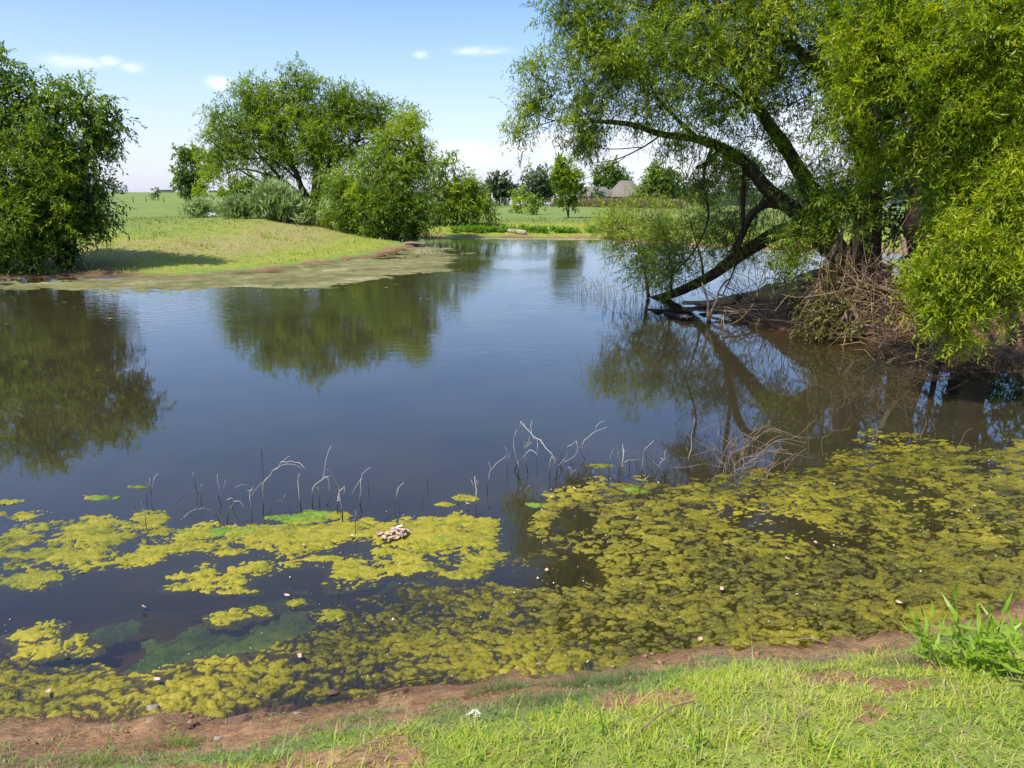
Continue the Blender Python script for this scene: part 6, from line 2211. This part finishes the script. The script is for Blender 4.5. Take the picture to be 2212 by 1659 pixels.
sgn = D(1063, 441, gb[1] + 2)
zg = hz(sgn[0], sgn[1])
s_ = empty('white_marker', (sgn[0], sgn[1], zg), 'thin white marker post standing by the rounded grey green tree', 'post')
box('post', (sgn[0], sgn[1], zg + .8), (.12, .12, 1.6), 'white', s_)
box('cap', (sgn[0], sgn[1] , zg + 1.66), (.2, .2, .1), 'white', s_)
sh = D(1076, 430, 150)
shed = empty('white_shed', (sh[0], 150, -.2), 'white shed half hidden behind the rounded grey green tree', 'shed')
zs = hz(sh[0], 150)
box('wall', (sh[0], 150, zs + 1.1), (4.2, 3, 2.2), 'white', shed)
box('roof', (sh[0], 150, zs + 2.28), (4.6, 3.4, .15), 'shingle', shed)

for k, (px, py, top, mt, lab) in enumerate([(612, 482, 466, 'metal_post', 'rusty bent stake standing in the grass before the largest tall grass clump'),
                                            (288, 437, 425, 'green_post', 'thin steel post in the left field, left of the tiny sapling'),
                                            (316, 436, 424, 'green_post', 'thin steel post in the left field, nearest the tiny sapling'),
                                            (354, 437, 426, 'green_post', 'thin steel post in the left field, right of the tiny sapling'),
                                            (462, 441, 428, 'green_post', 'thin steel post seen between the yellow willow and the reeds')]):
    b = G(px, py)
    hh = (py - top) * b[1] / F
    if k == 0:
        e = D(618, top, b[1])
        world_tube('bent_stake', [(b[0], b[1], b[2] - .05, .035), (*D(617, 474, b[1]), .03), (*e, .03)], mt, lab, 'stake', 6, .05)
    else:
        o = box('steel_post', (0, 0, hh / 2), (.09, .07, hh), mt)
        o.location = b
        tag(o, lab, 'post', 'thin steel posts in the left field')

# rubble by the reeds and rock
rb = G(457, 470)
rub = empty('rubble', rb, 'small heap of white rubble between the tall grass clumps', 'rubble')
for k in range(7):
    s = rng.uniform(.10, .2)
    V, Q = box_geo((0, 0, 0), (s * 1.4, s, s * .7))
    V = V + rng.normal(0, .03, V.shape)
    V = V + np.array(rb) + np.array([rng.normal(0, .18), rng.normal(0, .2), .05 + .15 * rng.random()])
    mesh_obj('chunk', V, [Q], M['paper'], rub)
rk = G(680, 484)
V = []
nu, nv = 12, 7
for i in range(nv + 1):
    ph = -math.pi / 2 + math.pi * i / nv
    for j in range(nu):
        a = 2 * math.pi * j / nu
        q = .32 * (1 + .2 * math.sin(2 * a) + rng.normal(0, .06))
        V.append([math.cos(a) * math.cos(ph) * q * 1.3, math.sin(a) * math.cos(ph) * q, math.sin(ph) * q * .7])
i = np.arange(nv)[:, None]; j = np.arange(nu)[None]
a = i * nu + j; b = i * nu + (j + 1) % nu
o = mesh_obj('rock', np.array(V), [np.stack([a, b, b + nu, a + nu], -1).reshape(-1, 4)], M['stone'], smooth=False)
o.location = (rk[0], rk[1], rk[2] + .1)
tag(o, 'grey brown rock in the grass at the drooping willow edge', 'rock')
# driftwood under drooping willow
dw = W(865, 528, .05)
world_tube('driftwood', [(*dw, .05), (dw[0] + .5, dw[1] - .1, .12, .06), (dw[0] + 1.1, dw[1] + .1, .05, .04)], 'deadwood', 'bleached driftwood at the water under the drooping willow', 'driftwood')


def hip_roof(name, x0, x1, y0, y1, ze, zr, rx0, rx1, parent, mat='shingle'):
    ym = (y0 + y1) / 2
    V = np.array([[x0, y0, ze], [x1, y0, ze], [x1, y1, ze], [x0, y1, ze], [rx0, ym, zr], [rx1, ym, zr],
                  [x0, y0, ze - .2], [x1, y0, ze - .2], [x1, y1, ze - .2], [x0, y1, ze - .2]])
    Q = np.array([[0, 1, 5, 4], [2, 3, 4, 5], [0, 6, 7, 1], [1, 7, 8, 2], [2, 8, 9, 3], [3, 9, 6, 0], [6, 9, 8, 7]])
    T = np.array([[1, 2, 5], [3, 0, 4]])
    return mesh_obj(name, V, [T, Q], M[mat], parent)


def house():
    Y = 168.0
    X = lambda px: D(px, 415, Y)[0]
    Z = lambda py: D(1300, py, Y)[2]
    ze, z1, z2 = Z(424.5), Z(403), Z(389)
    zb = hz(X(1300), Y)
    h = empty('brick_house', (X(1310), Y, zb), 'low brick house with tan hip roofs behind the far fence', 'house')
    zb -= .3
    box('wall', ((X(1243) + X(1330)) / 2, Y + 4, (zb + ze - .2) / 2), (X(1330) - X(1243), 8, ze - .2 - zb), 'brick', h)
    box('wall', ((X(1332) + X(1405)) / 2, Y + 4.5, (zb + ze - .2) / 2), (X(1405) - X(1332), 9, ze - .2 - zb), 'brick', h)
    hip_roof('roof', X(1236), X(1334), Y - .5, Y + 8.5, ze, z1, X(1256), X(1312), h)
    hip_roof('roof', X(1318), X(1412), Y - .7, Y + 10, ze + .03, z2, X(1346), X(1363), h)
    for px in (1262, 1290, 1350, 1385):
        w = box('window', (X(px), Y - .03 - (0 if px < 1330 else 0), ze - 1.3), (1.2, .08, 1.1), 'white', h)
        box('pane', (X(px), Y - .08, ze - 1.3), (1.0, .04, .9), 'glass', w).location = (0, 0, 0)
    v = box('vent', (X(1264), Y + 2.2, Z(405)), (.5, .5, .6), 'white', h)


house()
# pane meshes are children of a child: rebuild offset
for o in bpy.data.objects:
    if o.name.startswith('pane'):
        par = o.parent.parent
        o.location = -Vector(par.location) * 0

# far pale building at right, and left horizon roofs
Yf = 230.0
fb = D(1725, 438, Yf)
fz = hz(fb[0], Yf)
f_ = empty('white_barn', (fb[0], Yf, fz), 'long low white building on the far right beneath the willow limb', 'building')
zt_ = D(1725, 434, Yf)[2]
box('wall', (fb[0], Yf, (fz + zt_) / 2), (11, 6, max(1.2, zt_ - fz)), 'white', f_)
box('roof', (fb[0], Yf, zt_ + .2), (11.6, 6.6, .35), 'concrete', f_)
for px0, px1, py, lab in ((345, 372, 413.5, 'faint tan roof on the left horizon beside the dark bush'), (455, 495, 412.5, 'long white roof on the horizon behind the yellow willow')):
    Yq = 330.0
    a, b = D(px0, py, Yq), D(px1, py, Yq)
    zg = hz(a[0], Yq)
    q = empty('far_shed', ((a[0] + b[0]) / 2, Yq, zg), lab, 'shed')
    hgt_w = .8
    box('wall', ((a[0] + b[0]) / 2, Yq, zg + hgt_w / 2), (b[0] - a[0], 5, hgt_w), 'concrete', q)
    box('roof', ((a[0] + b[0]) / 2, Yq, zg + hgt_w + .15), (b[0] - a[0] + .6, 5.6, .3), 'shingle' if 'tan' in lab else 'white', q)
Yq = 150.0
a = D(150, 400, Yq)
zg = hz(a[0], Yq)
q = empty('left_house', (a[0], Yq, zg), 'dim tan roofed house seen through the dark left tree', 'house')
zz = D(205, 409, Yq)[2]
box('wall', (a[0], Yq + 3, zg + 1.0), (7, 6, 2.0), 'brick', q)
hip_roof('roof', a[0] - 4.5, a[0] + 4.5, Yq - .5, Yq + 7, zg + 2.0, zg + 3.6, a[0] - 1, a[0] + 1, q)

tot = sum(len(o.data.polygons) for o in bpy.data.objects if o.type == 'MESH')
print('POLYS', tot)
